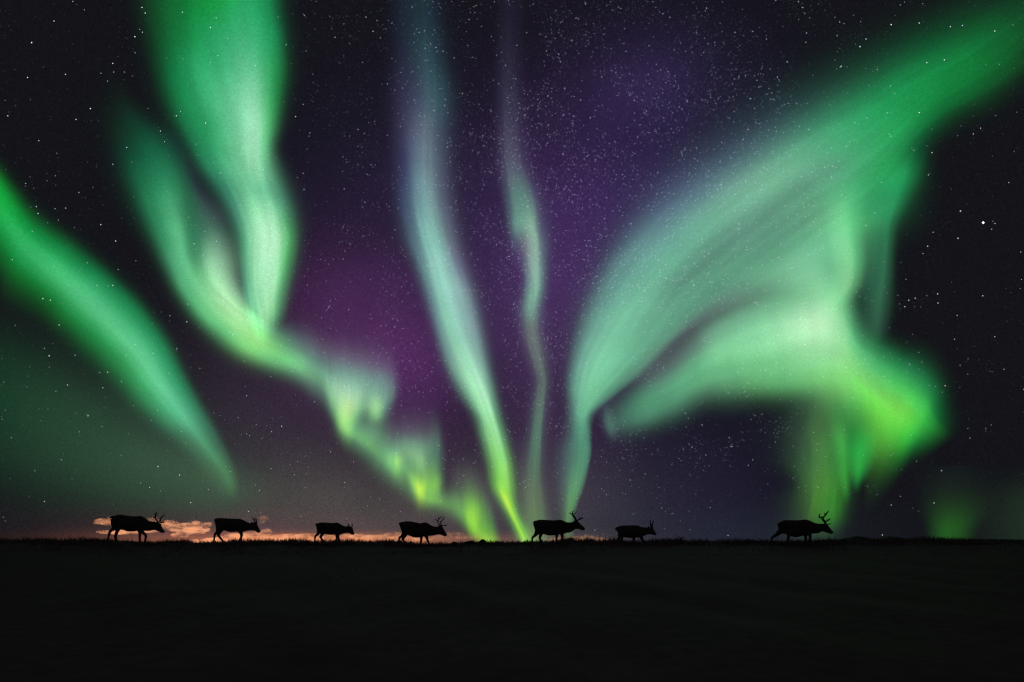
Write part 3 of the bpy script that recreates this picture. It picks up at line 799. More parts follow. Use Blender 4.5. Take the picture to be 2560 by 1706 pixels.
# H: bright knot, arch, column and rays
c = aurora('bright green aurora swirl arching over the right half above the seventh reindeer', 'aurora_swirl')
patch([('fold', c, 0, -1)], [
    [(222, 1160, 0), (230, 1185, 0), (238, 1208, 0), (248, 1235, 0), (258, 1262, 0), (268, 1290, 0)],
    [(246, 1140, 0), (254, 1176, (28, 34, 38)), (264, 1206, (38, 56, 52)), (276, 1234, (46, 74, 62)), (286, 1258, (34, 46, 46)), (296, 1284, 0)],
    [(285, 1125, 0), (292, 1158, (38, 56, 52)), (298, 1190, (46, 78, 65)), (305, 1215, (52, 96, 76)), (315, 1240, (44, 74, 62)), (326, 1278, 0)],
    [(350, 1078, 0), (360, 1112, (46, 72, 63)), (370, 1145, (66, 125, 95)), (380, 1175, (75, 142, 105)), (390, 1210, (64, 116, 88)), (400, 1250, 0)],
    [(430, 1022, 0), (440, 1062, (52, 77, 69)), (455, 1105, (82, 150, 112)), (465, 1140, (85, 155, 115)), (475, 1175, (66, 115, 88)), (485, 1220, 0)],
    [(505, 958, 0), (518, 1000, (63, 96, 81)), (530, 1050, (92, 165, 120)), (540, 1100, (95, 170, 122)), (550, 1135, (72, 120, 90)), (558, 1182, 0)],
    [(556, 918, 0), (578, 962, (86, 146, 112)), (595, 1020, (122, 200, 146)), (610, 1070, (105, 182, 128)), (622, 1118, (82, 140, 98)), (630, 1172, 0)],
    [(636, 868, 0), (654, 926, (94, 160, 121)), (670, 985, (133, 211, 156)), (685, 1050, (115, 195, 135)), (698, 1110, (88, 155, 100)), (705, 1164, 0)],
    [(724, 818, 0), (740, 888, (100, 165, 124)), (755, 960, (153, 226, 171)), (768, 1040, (125, 205, 142)), (780, 1110, (92, 165, 105)), (788, 1166, 0)],
    [(796, 776, 0), (814, 856, (106, 170, 126)), (830, 940, (181, 239, 189)), (845, 1030, (140, 215, 152)), (858, 1105, (105, 180, 110)), (866, 1172, 0)],
    [(880, 760, 0), (888, 844, (118, 182, 134)), (895, 930, (184, 239, 188)), (905, 1020, (150, 222, 158)), (915, 1100, (115, 195, 112)), (925, 1195, 0)],
    [(975, 800, 0), (955, 872, (100, 172, 120)), (950, 945, (150, 222, 162)), (955, 1025, (142, 218, 145)), (965, 1110, (115, 200, 105)), (970, 1225, 0)],
    [(1015, 900, 0), (995, 958, (70, 142, 96)), (990, 1010, (108, 200, 130)), (995, 1070, (122, 210, 118)), (1005, 1140, (105, 205, 90)), (1008, 1270, 0)],
    [(1068, 962, 0), (1053, 1008, (48, 126, 77)), (1046, 1060, (85, 185, 108)), (1045, 1120, (114, 209, 100)), (1050, 1190, (102, 207, 73)), (1032, 1340, 0)],
    [(1125, 996, 0), (1112, 1042, (38, 120, 72)), (1102, 1100, (76, 190, 96)), (1095, 1160, (113, 211, 86)), (1085, 1230, (98, 206, 70)), (1056, 1362, 0)],
    [(1196, 1028, 0), (1169, 1084, (38, 125, 72)), (1151, 1140, (76, 195, 89)), (1135, 1190, (107, 211, 79)), (1115, 1260, (76, 190, 65)), (1090, 1358, 0)],
    [(1246, 1094, 0), (1213, 1135, (33, 120, 64)), (1186, 1180, (67, 190, 80)), (1165, 1220, (76, 195, 72)), (1140, 1275, (50, 170, 60)), (1120, 1344, 0)],
    [(1272, 1172, 0), (1240, 1198, (20, 78, 41)), (1212, 1225, (38, 138, 55)), (1191, 1250, (38, 136, 53)), (1170, 1285, (26, 98, 42)), (1154, 1328, 0)],
    [(1310, 1254, 0), (1290, 1260, 0), (1270, 1272, 0), (1250, 1288, 0), (1230, 1306, 0), (1208, 1332, 0)],
], org=RIGHT, across=81, skirt=0.32, rays=[(0.035, 48, 3), (0.045, 9, 18)])
patch([('fold', c, 0, -1)], [
    level(1150, (250,), (258,), (266,), (276,), (286,)),
    level(1190, (256,), (265, 34, 50, 46), (275, 42, 66, 56), (286, 36, 52, 48), (302,)),
    level(1225, (262,), (271, 36, 54, 49), (282, 46, 74, 62), (294, 38, 58, 51), (312,)),
    level(1255, (270,), (279, 30, 42, 42), (289, 36, 54, 48), (299, 31, 44, 43), (312,)),
    level(1288, (280,), (288,), (294,), (300,), (308,)),
], org=RIGHT, streak=0.0)
patch([('fold', c, 0, -1)], [
    level(400, (860,), (910,), (960,), (1010,), (1080,)),
    level(520, (845,), (900, 28, 52, 41), (950, 38, 74, 52), (1000, 34, 74, 52), (1065,)),
    level(600, (830,), (888, 43, 66, 52), (940, 80, 134, 95), (985, 64, 122, 82), (1042,)),
    level(680, (830,), (900, 70, 108, 84), (950, 110, 166, 121), (990, 76, 142, 94), (1034,)),
    level(760, (835,), (912, 74, 112, 86), (962, 122, 178, 129), (998, 80, 144, 95), (1032,)),
    level(830, (840,), (908, 70, 104, 80), (952, 112, 160, 118), (982, 84, 138, 94), (1018,)),
    level(890, (845,), (880, 40, 62, 48), (915, 66, 95, 70), (942, 58, 88, 64), (980,)),
    level(950, (850,), (880,), (910,), (940,), (970,)),
], org=RIGHT, streak=0.1)
patch([('fold', c, 0, -1)], [
    level(420, (1050,), (1090,), (1130,), (1180,), (1230,)),
    level(500, (1010,), (1075, 24, 72, 46), (1125, 26, 96, 58), (1155, 22, 70, 44), (1196,)),
    level(570, (990,), (1060, 30, 78, 52), (1100, 32, 104, 65), (1128, 26, 78, 50), (1160,)),
    level(640, (955,), (1028, 44, 100, 68), (1078, 40, 112, 72), (1098, 34, 86, 58), (1126,)),
    level(720, (955,), (1022, 44, 94, 67), (1070, 43, 106, 73), (1088, 38, 88, 62), (1112,)),
    level(800, (960,), (1018, 38, 78, 60), (1062, 46, 101, 73), (1084, 40, 84, 62), (1110,)),
    level(880, (980,), (1022, 36, 70, 56), (1050, 47, 95, 71), (1078, 40, 76, 58), (1108,)),
    level(950, (990,), (1025, 32, 52, 46), (1048, 40, 74, 58), (1072, 34, 56, 48), (1098,)),
    level(1010, (1000,), (1025,), (1045,), (1068,), (1090,)),
], org=RIGHT, streak=0.1)
patch([('fold', c, 0, -1)], [
    level(1070, (800,), (850,), (900,), (960,), (1020,)),
    level(1130, (785,), (842, 32, 46, 40), (900, 50, 80, 52), (970, 46, 92, 50), (1040,)),
    level(1185, (765,), (840, 46, 70, 52), (904, 62, 108, 60), (975, 34, 112, 50), (1050,)),
    level(1235, (750,), (828, 47, 74, 53), (900, 70, 120, 66), (978, 34, 124, 52), (1062,)),
    level(1285, (755,), (832, 50, 80, 54), (895, 72, 130, 66), (975, 36, 130, 54), (1062,)),
    level(1335, (765,), (838, 53, 90, 55), (890, 75, 135, 66), (955, 46, 124, 53), (1035,)),
    level(1390, (800,), (848, 57, 100, 51), (892, 78, 140, 58), (940, 54, 124, 48), (992,)),
    level(1440, (780,), (848, 54, 90, 46), (880, 73, 136, 51), (932, 55, 130, 45), (982,)),
    level(1490, (770,), (838, 48, 74, 43), (870, 63, 116, 46), (926, 51, 121, 42), (970,)),
    level(1540, (745,), (818, 36, 47, 38), (870, 42, 66, 40), (920, 36, 60, 38), (962,)),
    level(1578, (760,), (818, 30, 36, 34), (868, 34, 44, 36), (915, 30, 38, 34), (950,)),
], org=RIGHT, streak=0.05, rays=[(0.10, 4, 20), (0.06, 8, 44)], gain=0.88, skirt=0.3)
patch([('fold', c, 0, -1)], [
    [(955, 1200, 0), (985, 1200, 0), (1012, 1200, 0), (1040, 1200, 0), (1070, 1200, 0)],
    [(955, 1262, 0), (985, 1262, (20, 66, 34)), (1012, 1262, (26, 104, 46)), (1040, 1262, (22, 80, 38)), (1072, 1262, 0)],
    [(958, 1316, 0), (984, 1316, (30, 110, 48)), (1005, 1316, (38, 146, 60)), (1028, 1316, (30, 112, 48)), (1058, 1316, 0)],
    [(964, 1362, 0), (984, 1362, (32, 116, 50)), (1000, 1364, (38, 142, 58)), (1016, 1364, (28, 100, 44)), (1036, 1366, 0)],
    [(974, 1400, 0), (986, 1400, (22, 70, 36)), (996, 1402, (24, 78, 38)), (1004, 1402, (18, 50, 30)), (1016, 1402, 0)],
    [(980, 1428, 0), (986, 1428, 0), (994, 1428, 0), (1000, 1428, 0), (1006, 1428, 0)],
], org=RIGHT, streak=0.0)
patch([('fold', c, 0, -1)], [
    [(900, 1190, 0), (925, 1190, 0), (945, 1190, 0), (962, 1190, 0), (980, 1190, 0)],
    [(912, 1260, 0), (934, 1260, (40, 76, 40)), (950, 1260, (56, 100, 46)), (962, 1262, (40, 76, 40)), (980, 1262, 0)],
    [(925, 1330, 0), (942, 1330, (34, 76, 36)), (956, 1332, (40, 104, 44)), (968, 1332, (30, 76, 36)), (984, 1332, 0)],
    [(936, 1395, 0), (950, 1395, (32, 84, 36)), (962, 1396, (38, 112, 44)), (972, 1396, (28, 80, 36)), (984, 1396, 0)],
    [(950, 1438, 0), (958, 1438, (22, 50, 30)), (966, 1438, (24, 60, 32)), (972, 1438, (18, 40, 28)), (980, 1438, 0)],
    [(958, 1464, 0), (962, 1464, 0), (966, 1464, 0), (970, 1464, 0), (974, 1464, 0)],
], org=RIGHT, streak=0.0)

# L: low glow at right
o = fold(None, [
    (2080, 1070, 2300, 1070, 0.5, (20, 24, 26)),
    (2090, 1130, 2300, 1130, 0.46, (25, 38, 28)),
    (2105, 1180, 2285, 1180, 0.44, (31, 66, 29)),
    (2118, 1215, 2260, 1215, 0.44, (34, 86, 30)),
    (2124, 1262, 2245, 1262, 0.46, (30, 78, 32)),
], ce=(1, 1, 1), name='aurora_glow')
tag(o, 'small isolated green aurora glow touching the horizon near the right edge', 'aurora', 'aurora bands')
o = fold(None, [
    (2220, 1080, 2560, 1040, 0.6, (18, 20, 24)),
    (2180, 1160, 2560, 1130, 0.55, (28, 42, 31)),
    (2190, 1262, 2560, 1262, 0.55, (30, 44, 33)),
], ce=(1, 1, 1), name='aurora_glow')
tag(o, 'faint dark green aurora haze low in the bottom right corner of the sky', 'aurora', 'aurora bands')


# ------------------------------------------------------------------ stars
def star_material(name, color=None, strength=1.0):
    m, t = new_mat(name)
    o = t.nodes.new('ShaderNodeOutputMaterial')
    em = t.nodes.new('ShaderNodeEmission')
    if color is None:
        at = t.nodes.new('ShaderNodeAttribute')
        at.attribute_name = 'glow'
        t.links.new(at.outputs['Color'], em.inputs['Color'])
    else:
        em.inputs['Color'].default_value = (*color, 1)
    em.inputs['Strength'].default_value = strength
    tr = t.nodes.new('ShaderNodeBsdfTransparent')
    ad = t.nodes.new('ShaderNodeAddShader')
    t.links.new(em.outputs[0], ad.inputs[0])
    t.links.new(tr.outputs[0], ad.inputs[1])
    t.links.new(ad.outputs[0], o.inputs['Surface'])
    m.cycles.emission_sampling = 'NONE'
    return m


SR = 260000.0
PX = SR / (F * 0.4)          # metres per 1024-wide pixel at the star shell, along the axis


def value_noise(x, y, r):
    T = r.uniform(-1, 1, (97, 97))
    xi, yi = np.floor(x).astype(int), np.floor(y).astype(int)
    fx, fy = x - xi, y - yi
    fx, fy = fx * fx * (3 - 2 * fx), fy * fy * (3 - 2 * fy)
    g = lambda i, j: T[(i + 7 * (j // 97)) % 97, j % 97]
    return (g(xi, yi) * (1 - fx) + g(xi + 1, yi) * fx) * (1 - fy) + (g(xi, yi + 1) * (1 - fx) + g(xi + 1, yi + 1) * fx) * fy


def star_density(u, v):      # study pixels
    d = 0.05
    d = d + 0.85 * np.exp(-((u - 1430) / 330) ** 2 - ((v - 330) / 420) ** 2)
    d = d + 0.9 * np.exp(-((u - 1480) / 120) ** 2 - ((v - 180) / 90) ** 2)
    d = d + 0.40 * np.exp(-((u - 1150) / 420) ** 2 - ((v - 600) / 520) ** 2)
    d = d + 0.25 * np.exp(-((u - 1700) / 300) ** 2 - ((v - 1000) / 260) ** 2)
    d = d + 0.25 * np.exp(-((u - 1750) / 250) ** 2 - ((v - 350) / 250) ** 2)
    d = d * np.clip((1262 - v) / 260, 0.12, 1)
    return d


N = 420000
az = RNG.uniform(-1.25, 1.25, N)
el = np.arcsin(RNG.uniform(0.004, 0.97, N))
dx, dy, dz = np.sin(az) * np.cos(el), np.cos(az) * np.cos(el), np.sin(el)
su = (1280 + F * dx / dy) / K
sv = (H0 - F * dz / dy) / K
clump = np.clip(0.75 + 0.75 * value_noise(su / 75.0, sv / 75.0, RNG) + 0.55 * value_noise(su / 28.0, sv / 28.0, RNG), 0.12, 2.2)
keep = RNG.uniform(0, 1, N) < clump * np.where((su > -600) & (su < 2950) & (sv > -600), star_density(su, sv), 0.2)
az, el, dx, dy, dz, su, sv = [a[keep] for a in (az, el, dx, dy, dz, su, sv)]
n = len(az)
mag = RNG.power(0.62, n)                        # many faint, few bright
bright = 0.09 + 1.25 * (mag ** 5.5)
size = 0.23 + 0.10 * mag ** 8
milky = np.clip(star_density(su, sv), 0, 1)[:, None]
white = np.array([0.78, 0.82, 1.0])
lilac = np.array([0.72, 0.66, 1.0])
colr = white * (1 - 0.75 * milky) + lilac * 0.75 * milky
pick = RNG.uniform(0, 1, n)[:, None]
colr = np.where(pick < 0.06, np.array([0.35, 0.45, 1.0]), colr)
colr = np.where(pick > 0.95, np.array([1.0, 0.72, 0.62]), colr)
colr = colr * bright[:, None]
oct_ = np.array([(1, 0, 0), (-1, 0, 0), (0, 1, 0), (0, -1, 0), (0, 0, 1), (0, 0, -1)], float)
of = np.array([(0, 2, 4), (2, 1, 4), (1, 3, 4), (3, 0, 4), (2, 0, 5), (1, 2, 5), (3, 1, 5), (0, 3, 5)])
ctr = np.stack([dx, dy, dz], 1) * SR
SV = (ctr[:, None, :] + oct_[None] * (size * PX * 0.92)[:, None, None]).reshape(-1, 3)
SF = (of[None] + (np.arange(n) * 6)[:, None, None]).reshape(-1, 3)
me = np_mesh('stars', SV, SF)
a = me.color_attributes.new('glow', 'FLOAT_COLOR', 'POINT')
cc = np.ones((n * 6, 4), np.float32)
cc[:, :3] = np.repeat(colr, 6, axis=0) * 0.5    # a ray passes the front and the back of each star
a.data.foreach_set('color', cc.ravel())
stars = link('stars', me, star_material('starlight'))
tag(stars, 'countless faint white and violet stars sprinkled over the dark sky', 'stars', kind='stuff')

# the bright ones, each on its own (photo pixels, radius in 1024-px, tint)
BRIGHT = [
    (2401, 528, 1.0, 'b'), (2395, 596, .9, 'b'), (2319, 616, .8, 'w'), (2150, 117, .95, 'b'), (2228, 62, .85, 'w'), (2298, 58, .75, 'b'),
    (2165, 98, .75, 'b'), (2376, 67, .75, 'b'), (2406, 64, .7, 'b'), (2487, 78, .7, 'w'), (2361, 150, .75, 'w'), (2317, 157, .7, 'w'), (2298, 282, .75, 'w'),
    (2330, 382, .75, 'y'), (2022, 324, .8, 'b'), (2103, 166, .8, 'w'), (1876, 247, .8, 'b'), (1718, 254, .95, 'p'), (1772, 428, .75, 'p'), (2187, 533, .7, 'b'),
    (2016, 83, .7, 'b'), (1968, 155, .7, 'w'), (2165, 564, .7, 'w'), (2272, 751, .95, 'b'), (2344, 735, .95, 'b'), (2345, 758, .8, 'b'), (2457, 740, .8, 'b'),
    (2288, 746, .75, 'w'), (2262, 767, .75, 'w'), (2393, 789, .7, 'b'), (2487, 842, .7, 'b'), (2354, 1177, .8, 'w'), (2363, 965, .75, 'w'), (2335, 1258, .8, 'w'),
    (2206, 1338, .8, 'w'), (2228, 1263, .65, 'w'), (2251, 1241, .6, 'w'), (1755, 1063, .75, 'w'), (1823, 1095, .75, 'w'), (1830, 1117, .75, 'w'), (1882, 1150, .7, 'y'),
    (1871, 1164, .7, 'w'), (1714, 1034, .7, 'w'), (1730, 1118, .7, 'w'), (2277, 1089, .75, 'w'), (2012, 862, .75, 'w'), (79, 107, .85, 'w'), (337, 92, .85, 'w'),
    (526, 69, .75, 'w'), (363, 33, .7, 'w'), (355, 19, .7, 'w'), (226, 272, .8, 'w'), (514, 308, .75, 'w'), (739, 292, .8, 'y'), (758, 434, .8, 'b'), (760, 474, .75, 'b'),
    (95, 534, .8, 'b'), (485, 610, .8, 'b'), (252, 562, .8, 'w'), (289, 603, .8, 'w'), (317, 369, .75, 'b'), (401, 328, .7, 'w'), (282, 411, .7, 'b'), (69, 194, .7, 'w'),
    (135, 53, .7, 'b'), (282, 159, .7, 'w'), (441, 290, .7, 'w'), (190, 299, .65, 'w'), (97, 352, .65, 'w'), (123, 890, .9, 'w'), (107, 747, .85, 'w'), (126, 751, .75, 'w'),
    (395, 1167, .8, 'w'), (449, 1188, .8, 'w'), (704, 1066, .8, 'w'), (220, 1039, .75, 'w'), (249, 932, .75, 'b'), (269, 931, .7, 'w'), (169, 963, .75, 'w'), (148, 813, .75, 'w'),
    (467, 805, .75, 'w'), (621, 1279, .8, 'w'), (477, 1257, .7, 'w'), (282, 714, .75, 'w'), (649, 1227, .65, 'p'), (111, 1254, .7, 'w'), (257, 970, .65, 'w'), (374, 1219, .65, 'w'),
    (1173, 49, .75, 'b'), (895, 324, .8, 'p'), (1119, 368, .8, 'p'), (1156, 234, .7, 'y'), (1594, 343, .75, 'p'), (1578, 560, .8, 'k'), (1586, 251, .75, 'k'), (1415, 466, .75, 'p'),
    (1470, 349, .7, 'p'), (1468, 391, .7, 'p'), (1090, 119, .75, 'b'), (1063, 121, .7, 'b'), (1388, 600, .75, 'k'), (1464, 10, .75, 'b'), (1820, 1339, .7, 'w')]
TINT = {'w': ('star_white', (0.95, 0.96, 1.0)), 'b': ('star_blue', (0.62, 0.74, 1.0)), 'p': ('star_violet', (0.74, 0.60, 1.0)),
        'k': ('star_pink', (1.0, 0.55, 0.85)), 'y': ('star_yellow', (1.0, 0.88, 0.62))}


def star_mesh(name, mat, spike):
    V, Fq = [], []
    pts = [Vector(p) for p in ((1, 0, 0), (-1, 0, 0), (0, 1, 0), (0, -1, 0), (0, 0, 1), (0, 0, -1))]
    V = [p * (spike if i != 2 and i != 3 else 0.6) for i, p in enumerate(pts)]
    idx = {}
    faces = []
    for tri in of:
        c_ = sum((pts[i] for i in tri), Vector()) / 3
        V.append(c_.normalized() * 0.62)
        k = len(V) - 1
        faces += [(tri[0], tri[1], k), (tri[1], tri[2], k), (tri[2], tri[0], k)]
    me = np_mesh(name, np.array([tuple(v) for v in V]), np.array(faces))
    me.materials.append(mat)
    return me


SM = {k: star_mesh('star_' + k, star_material(n_, c_, 0.62), 1.15) for k, (n_, c_) in TINT.items()}
HUE = {'w': 'white', 'b': 'blue', 'p': 'violet', 'k': 'pink', 'y': 'yellowish'}
RANK = ['', 'second ', 'third ', 'fourth ', 'fifth ', 'sixth ', 'seventh ', 'eighth ', 'ninth ', 'tenth ', 'eleventh ', 'twelfth ', 'thirteenth ', 'fourteenth ', 'fifteenth ',
        'sixteenth ', 'seventeenth ', 'eighteenth ', 'nineteenth ', 'twentieth ']


def region(u, v):
    if u < 800:
        return 'in the upper left sky' if v < 660 else 'in the lower left sky'
    if u < 1690:
        return 'in the middle of the sky'
    if v < 480:
        return 'in the upper right sky'
    return 'in the sky at right beside the swirl' if v < 1000 else 'in the lower right sky'


by_place = {}
for st_ in BRIGHT:
    by_place.setdefault((st_[3], region(st_[0], st_[1])), []).append(st_)
for (k, place), lst in by_place.items():
    lst.sort(key=lambda q: q[1])
    for i, (u, v, r, _) in enumerate(lst):
        o = bpy.data.objects.new('star', SM[k])
        C.objects.link(o)
        o.location = direction(u, v) * SR * 0.98
        o.scale = (r * PX * 0.42,) * 3
        lab = ('only bright %s star %s' % (HUE[k], place)) if len(lst) == 1 else ('%shighest bright %s star %s' % (RANK[i], HUE[k], place))
        tag(o, lab, 'star', 'bright stars')
o = link('star', star_mesh('star_bright', star_material('star_brilliant', (0.86, 0.9, 1.0), 1.0), 2.3))
o.location = direction(2458, 557) * SR * 0.98
o.scale = (0.42 * PX,) * 3
tag(o, 'brightest star with small points of light in the dark sky at the right', 'star')


# ------------------------------------------------------------------ clouds on the horizon
def cloud_material(name, density, seed, col=(0.95, 0.93, 0.92)):
    m, t = new_mat(name)
    o = t.nodes.new('ShaderNodeOutputMaterial')
    vol = t.nodes.new('ShaderNodeVolumePrincipled')
    vol.inputs['Color'].default_value = (*col, 1)
    vol.inputs['Anisotropy'].default_value = 0.62
    tc = t.nodes.new('ShaderNodeTexCoord')
    mp = t.nodes.new('ShaderNodeMapping')
    mp.inputs['Scale'].default_value = (1.0, 0.5, 2.0)
    mp.inputs['Location'].default_value = (seed * 13.1, seed * 7.7, seed * 3.3)
    t.links.new(tc.outputs['Object'], mp.inputs[0])
    nz = t.nodes.new('ShaderNodeTexNoise')
    nz.inputs['Scale'].default_value = 0.0042
    nz.inputs['Detail'].default_value = 4
    t.links.new(mp.outputs[0], nz.inputs['Vector'])
    nb = t.nodes.new('ShaderNodeTexNoise')
    nb.inputs['Scale'].default_value = 0.0017
    nb.inputs['Detail'].default_value = 2
    t.links.new(mp.outputs[0], nb.inputs['Vector'])
    mx = t.nodes.new('ShaderNodeMath')
    mx.operation = 'MULTIPLY_ADD'
    mx.inputs[1].default_value = 1.1
    t.links.new(nb.outputs[0], mx.inputs[0])
    t.links.new(nz.outputs[0], mx.inputs[2])
    r = t.nodes.new('ShaderNodeMapRange')
    r.inputs['From Min'].default_value = 0.94
    r.inputs['From Max'].default_value = 1.32
    r.inputs['To Min'].default_value = 0.02 * density
    r.inputs['To Max'].default_value = density * 0.5
    t.links.new(mx.outputs[0], r.inputs['Value'])
    t.links.new(r.outputs[0], vol.inputs['Density'])
    m.cycles.volume_step_rate = 0.5
    t.links.new(vol.outputs[0], o.inputs['Volume'])
    return m


CD = 26000.0
CM = CD / F      # metres per photo pixel at the clouds


def cloud(lumps, label, density=0.0022, seed=1):
    """lumps: (u, v, half-width px, half-height px, depth offset px)."""
    us = [l[0] for l in lumps]
    u0 = sum(us) / len(us)
    bm = bmesh.new()
    for (u, v, rw, rh, dyp) in lumps:
        r = bmesh.ops.create_icosphere(bm, subdivisions=3, radius=1.0)
        for vert in r['verts']:
            co = vert.co
            nn = mnoise.noise(co * 1.7 + Vector((u * 0.1, v * 0.1, seed))) * 0.35 + mnoise.noise(co * 4.1 + Vector((u, seed, v))) * 0.22
            co = co * (1 + nn)
            vert.co = Vector(((u - u0 + co.x * rw * 1.2) * CM, (dyp + co.y * max(rw * 0.7, rh * 1.5)) * CM, ((H0 - v) + co.z * rh * 1.35) * CM))
    me = bm_mesh(bm, 'cloud')
    o = bpy.data.objects.new('cloud', me)
    C.objects.link(o)
    md = o.modifiers.new('join', 'REMESH')
    md.mode = 'VOXEL'
    md.voxel_size = 1.3 * CM
    dg = bpy.context.evaluated_depsgraph_get()
    me2 = bpy.data.meshes.new_from_object(o.evaluated_get(dg))
    o.modifiers.clear()
    o.data = me2
    me2.materials.clear()
    me2.materials.append(cloud_material('cloud_%d' % seed, density, seed))
    o.location = ((u0 - 1280) / F * CD, CD, EYE)
    return tag(o, label, 'cloud', 'low clouds on the horizon')


cloud([(268, 1305, 26, 7, 0), (285, 1302, 22, 8, 3), (300, 1306, 22, 6, -3)], 'small orange wedge of cloud behind the rump of the leftmost reindeer', seed=1)
cloud([(300, 1331, 46, 4.5, 0), (345, 1329, 40, 4, 4)], 'thin orange strip of cloud seen between the legs of the leftmost reindeer', seed=2)
cloud([(378, 1300, 16, 5, 0), (395, 1304, 12, 4, 3)], 'small dim orange cloud above the neck of the leftmost reindeer', density=0.0016, seed=3)
cloud([(418, 1314, 14, 9, 0), (432, 1310, 12, 7, 4), (446, 1320, 22, 8, -4), (470, 1316, 20, 8, 2), (490, 1312, 16, 8, 0), (480, 1326, 34, 8, 3), (452, 1338, 20, 5, 0)],
      'puffy cream and orange cloud in front of the nose of the leftmost reindeer', density=0.0030, seed=4)
cloud([(515, 1314, 11, 5, 0), (523, 1311, 7, 4, 2)], 'tiny cream cloud puff just left of the rump of the second reindeer', density=0.0026, seed=5)
cloud([(660, 1297, 14, 6, 0), (655, 1303, 9, 4, 0)], 'faint brown cloud puff above the nose of the second reindeer', density=0.0009, seed=6)
cloud([(540, 1352, 50, 6, 0), (600, 1344, 45, 8, 6), (640, 1340, 36, 9, 0), (665, 1332, 14, 8, 2), (700, 1345, 60, 8, 5), (770, 1345, 60, 8, -4), (840, 1344, 50, 8, 0),
       (880, 1339, 26, 5, 3), (930, 1344, 60, 6, -3), (985, 1338, 26, 6, 4), (1020, 1349, 50, 8, 0)],
      'long orange cloud bank lying along the horizon behind the second to fourth reindeer', density=0.0018, seed=7)
cloud([(1105, 1344, 22, 5, 0), (1135, 1339, 30, 6, 3), (1165, 1342, 24, 4.5, 0)], 'orange lens shaped cloud ahead of the fourth reindeer', density=0.0018, seed=8)
cloud([(1400, 1350, 24, 5, 0), (1445, 1349, 36, 7, 3), (1468, 1347, 26, 7, -3), (1492, 1350, 24, 6, 0)], 'low orange cloud peeping over the horizon beneath the head of the fifth reindeer', density=0.0060, seed=9)

# ------------------------------------------------------------------ reindeer
m_fur = matte('reindeer_fur', (0.22, 0.16, 0.15), (0.34, 0.25, 0.23), 9.0, bump=0.2)
m_antler = matte('antler', (0.030, 0.022, 0.018), (0.055, 0.040, 0.034), 20.0)
m_hoof = matte('hoof', (0.015, 0.013, 0.012), (0.03, 0.025, 0.022), 20.0, rough=0.5)
Z = 200.0 / 2353.0      # zoomed crop pixel -> photo pixel

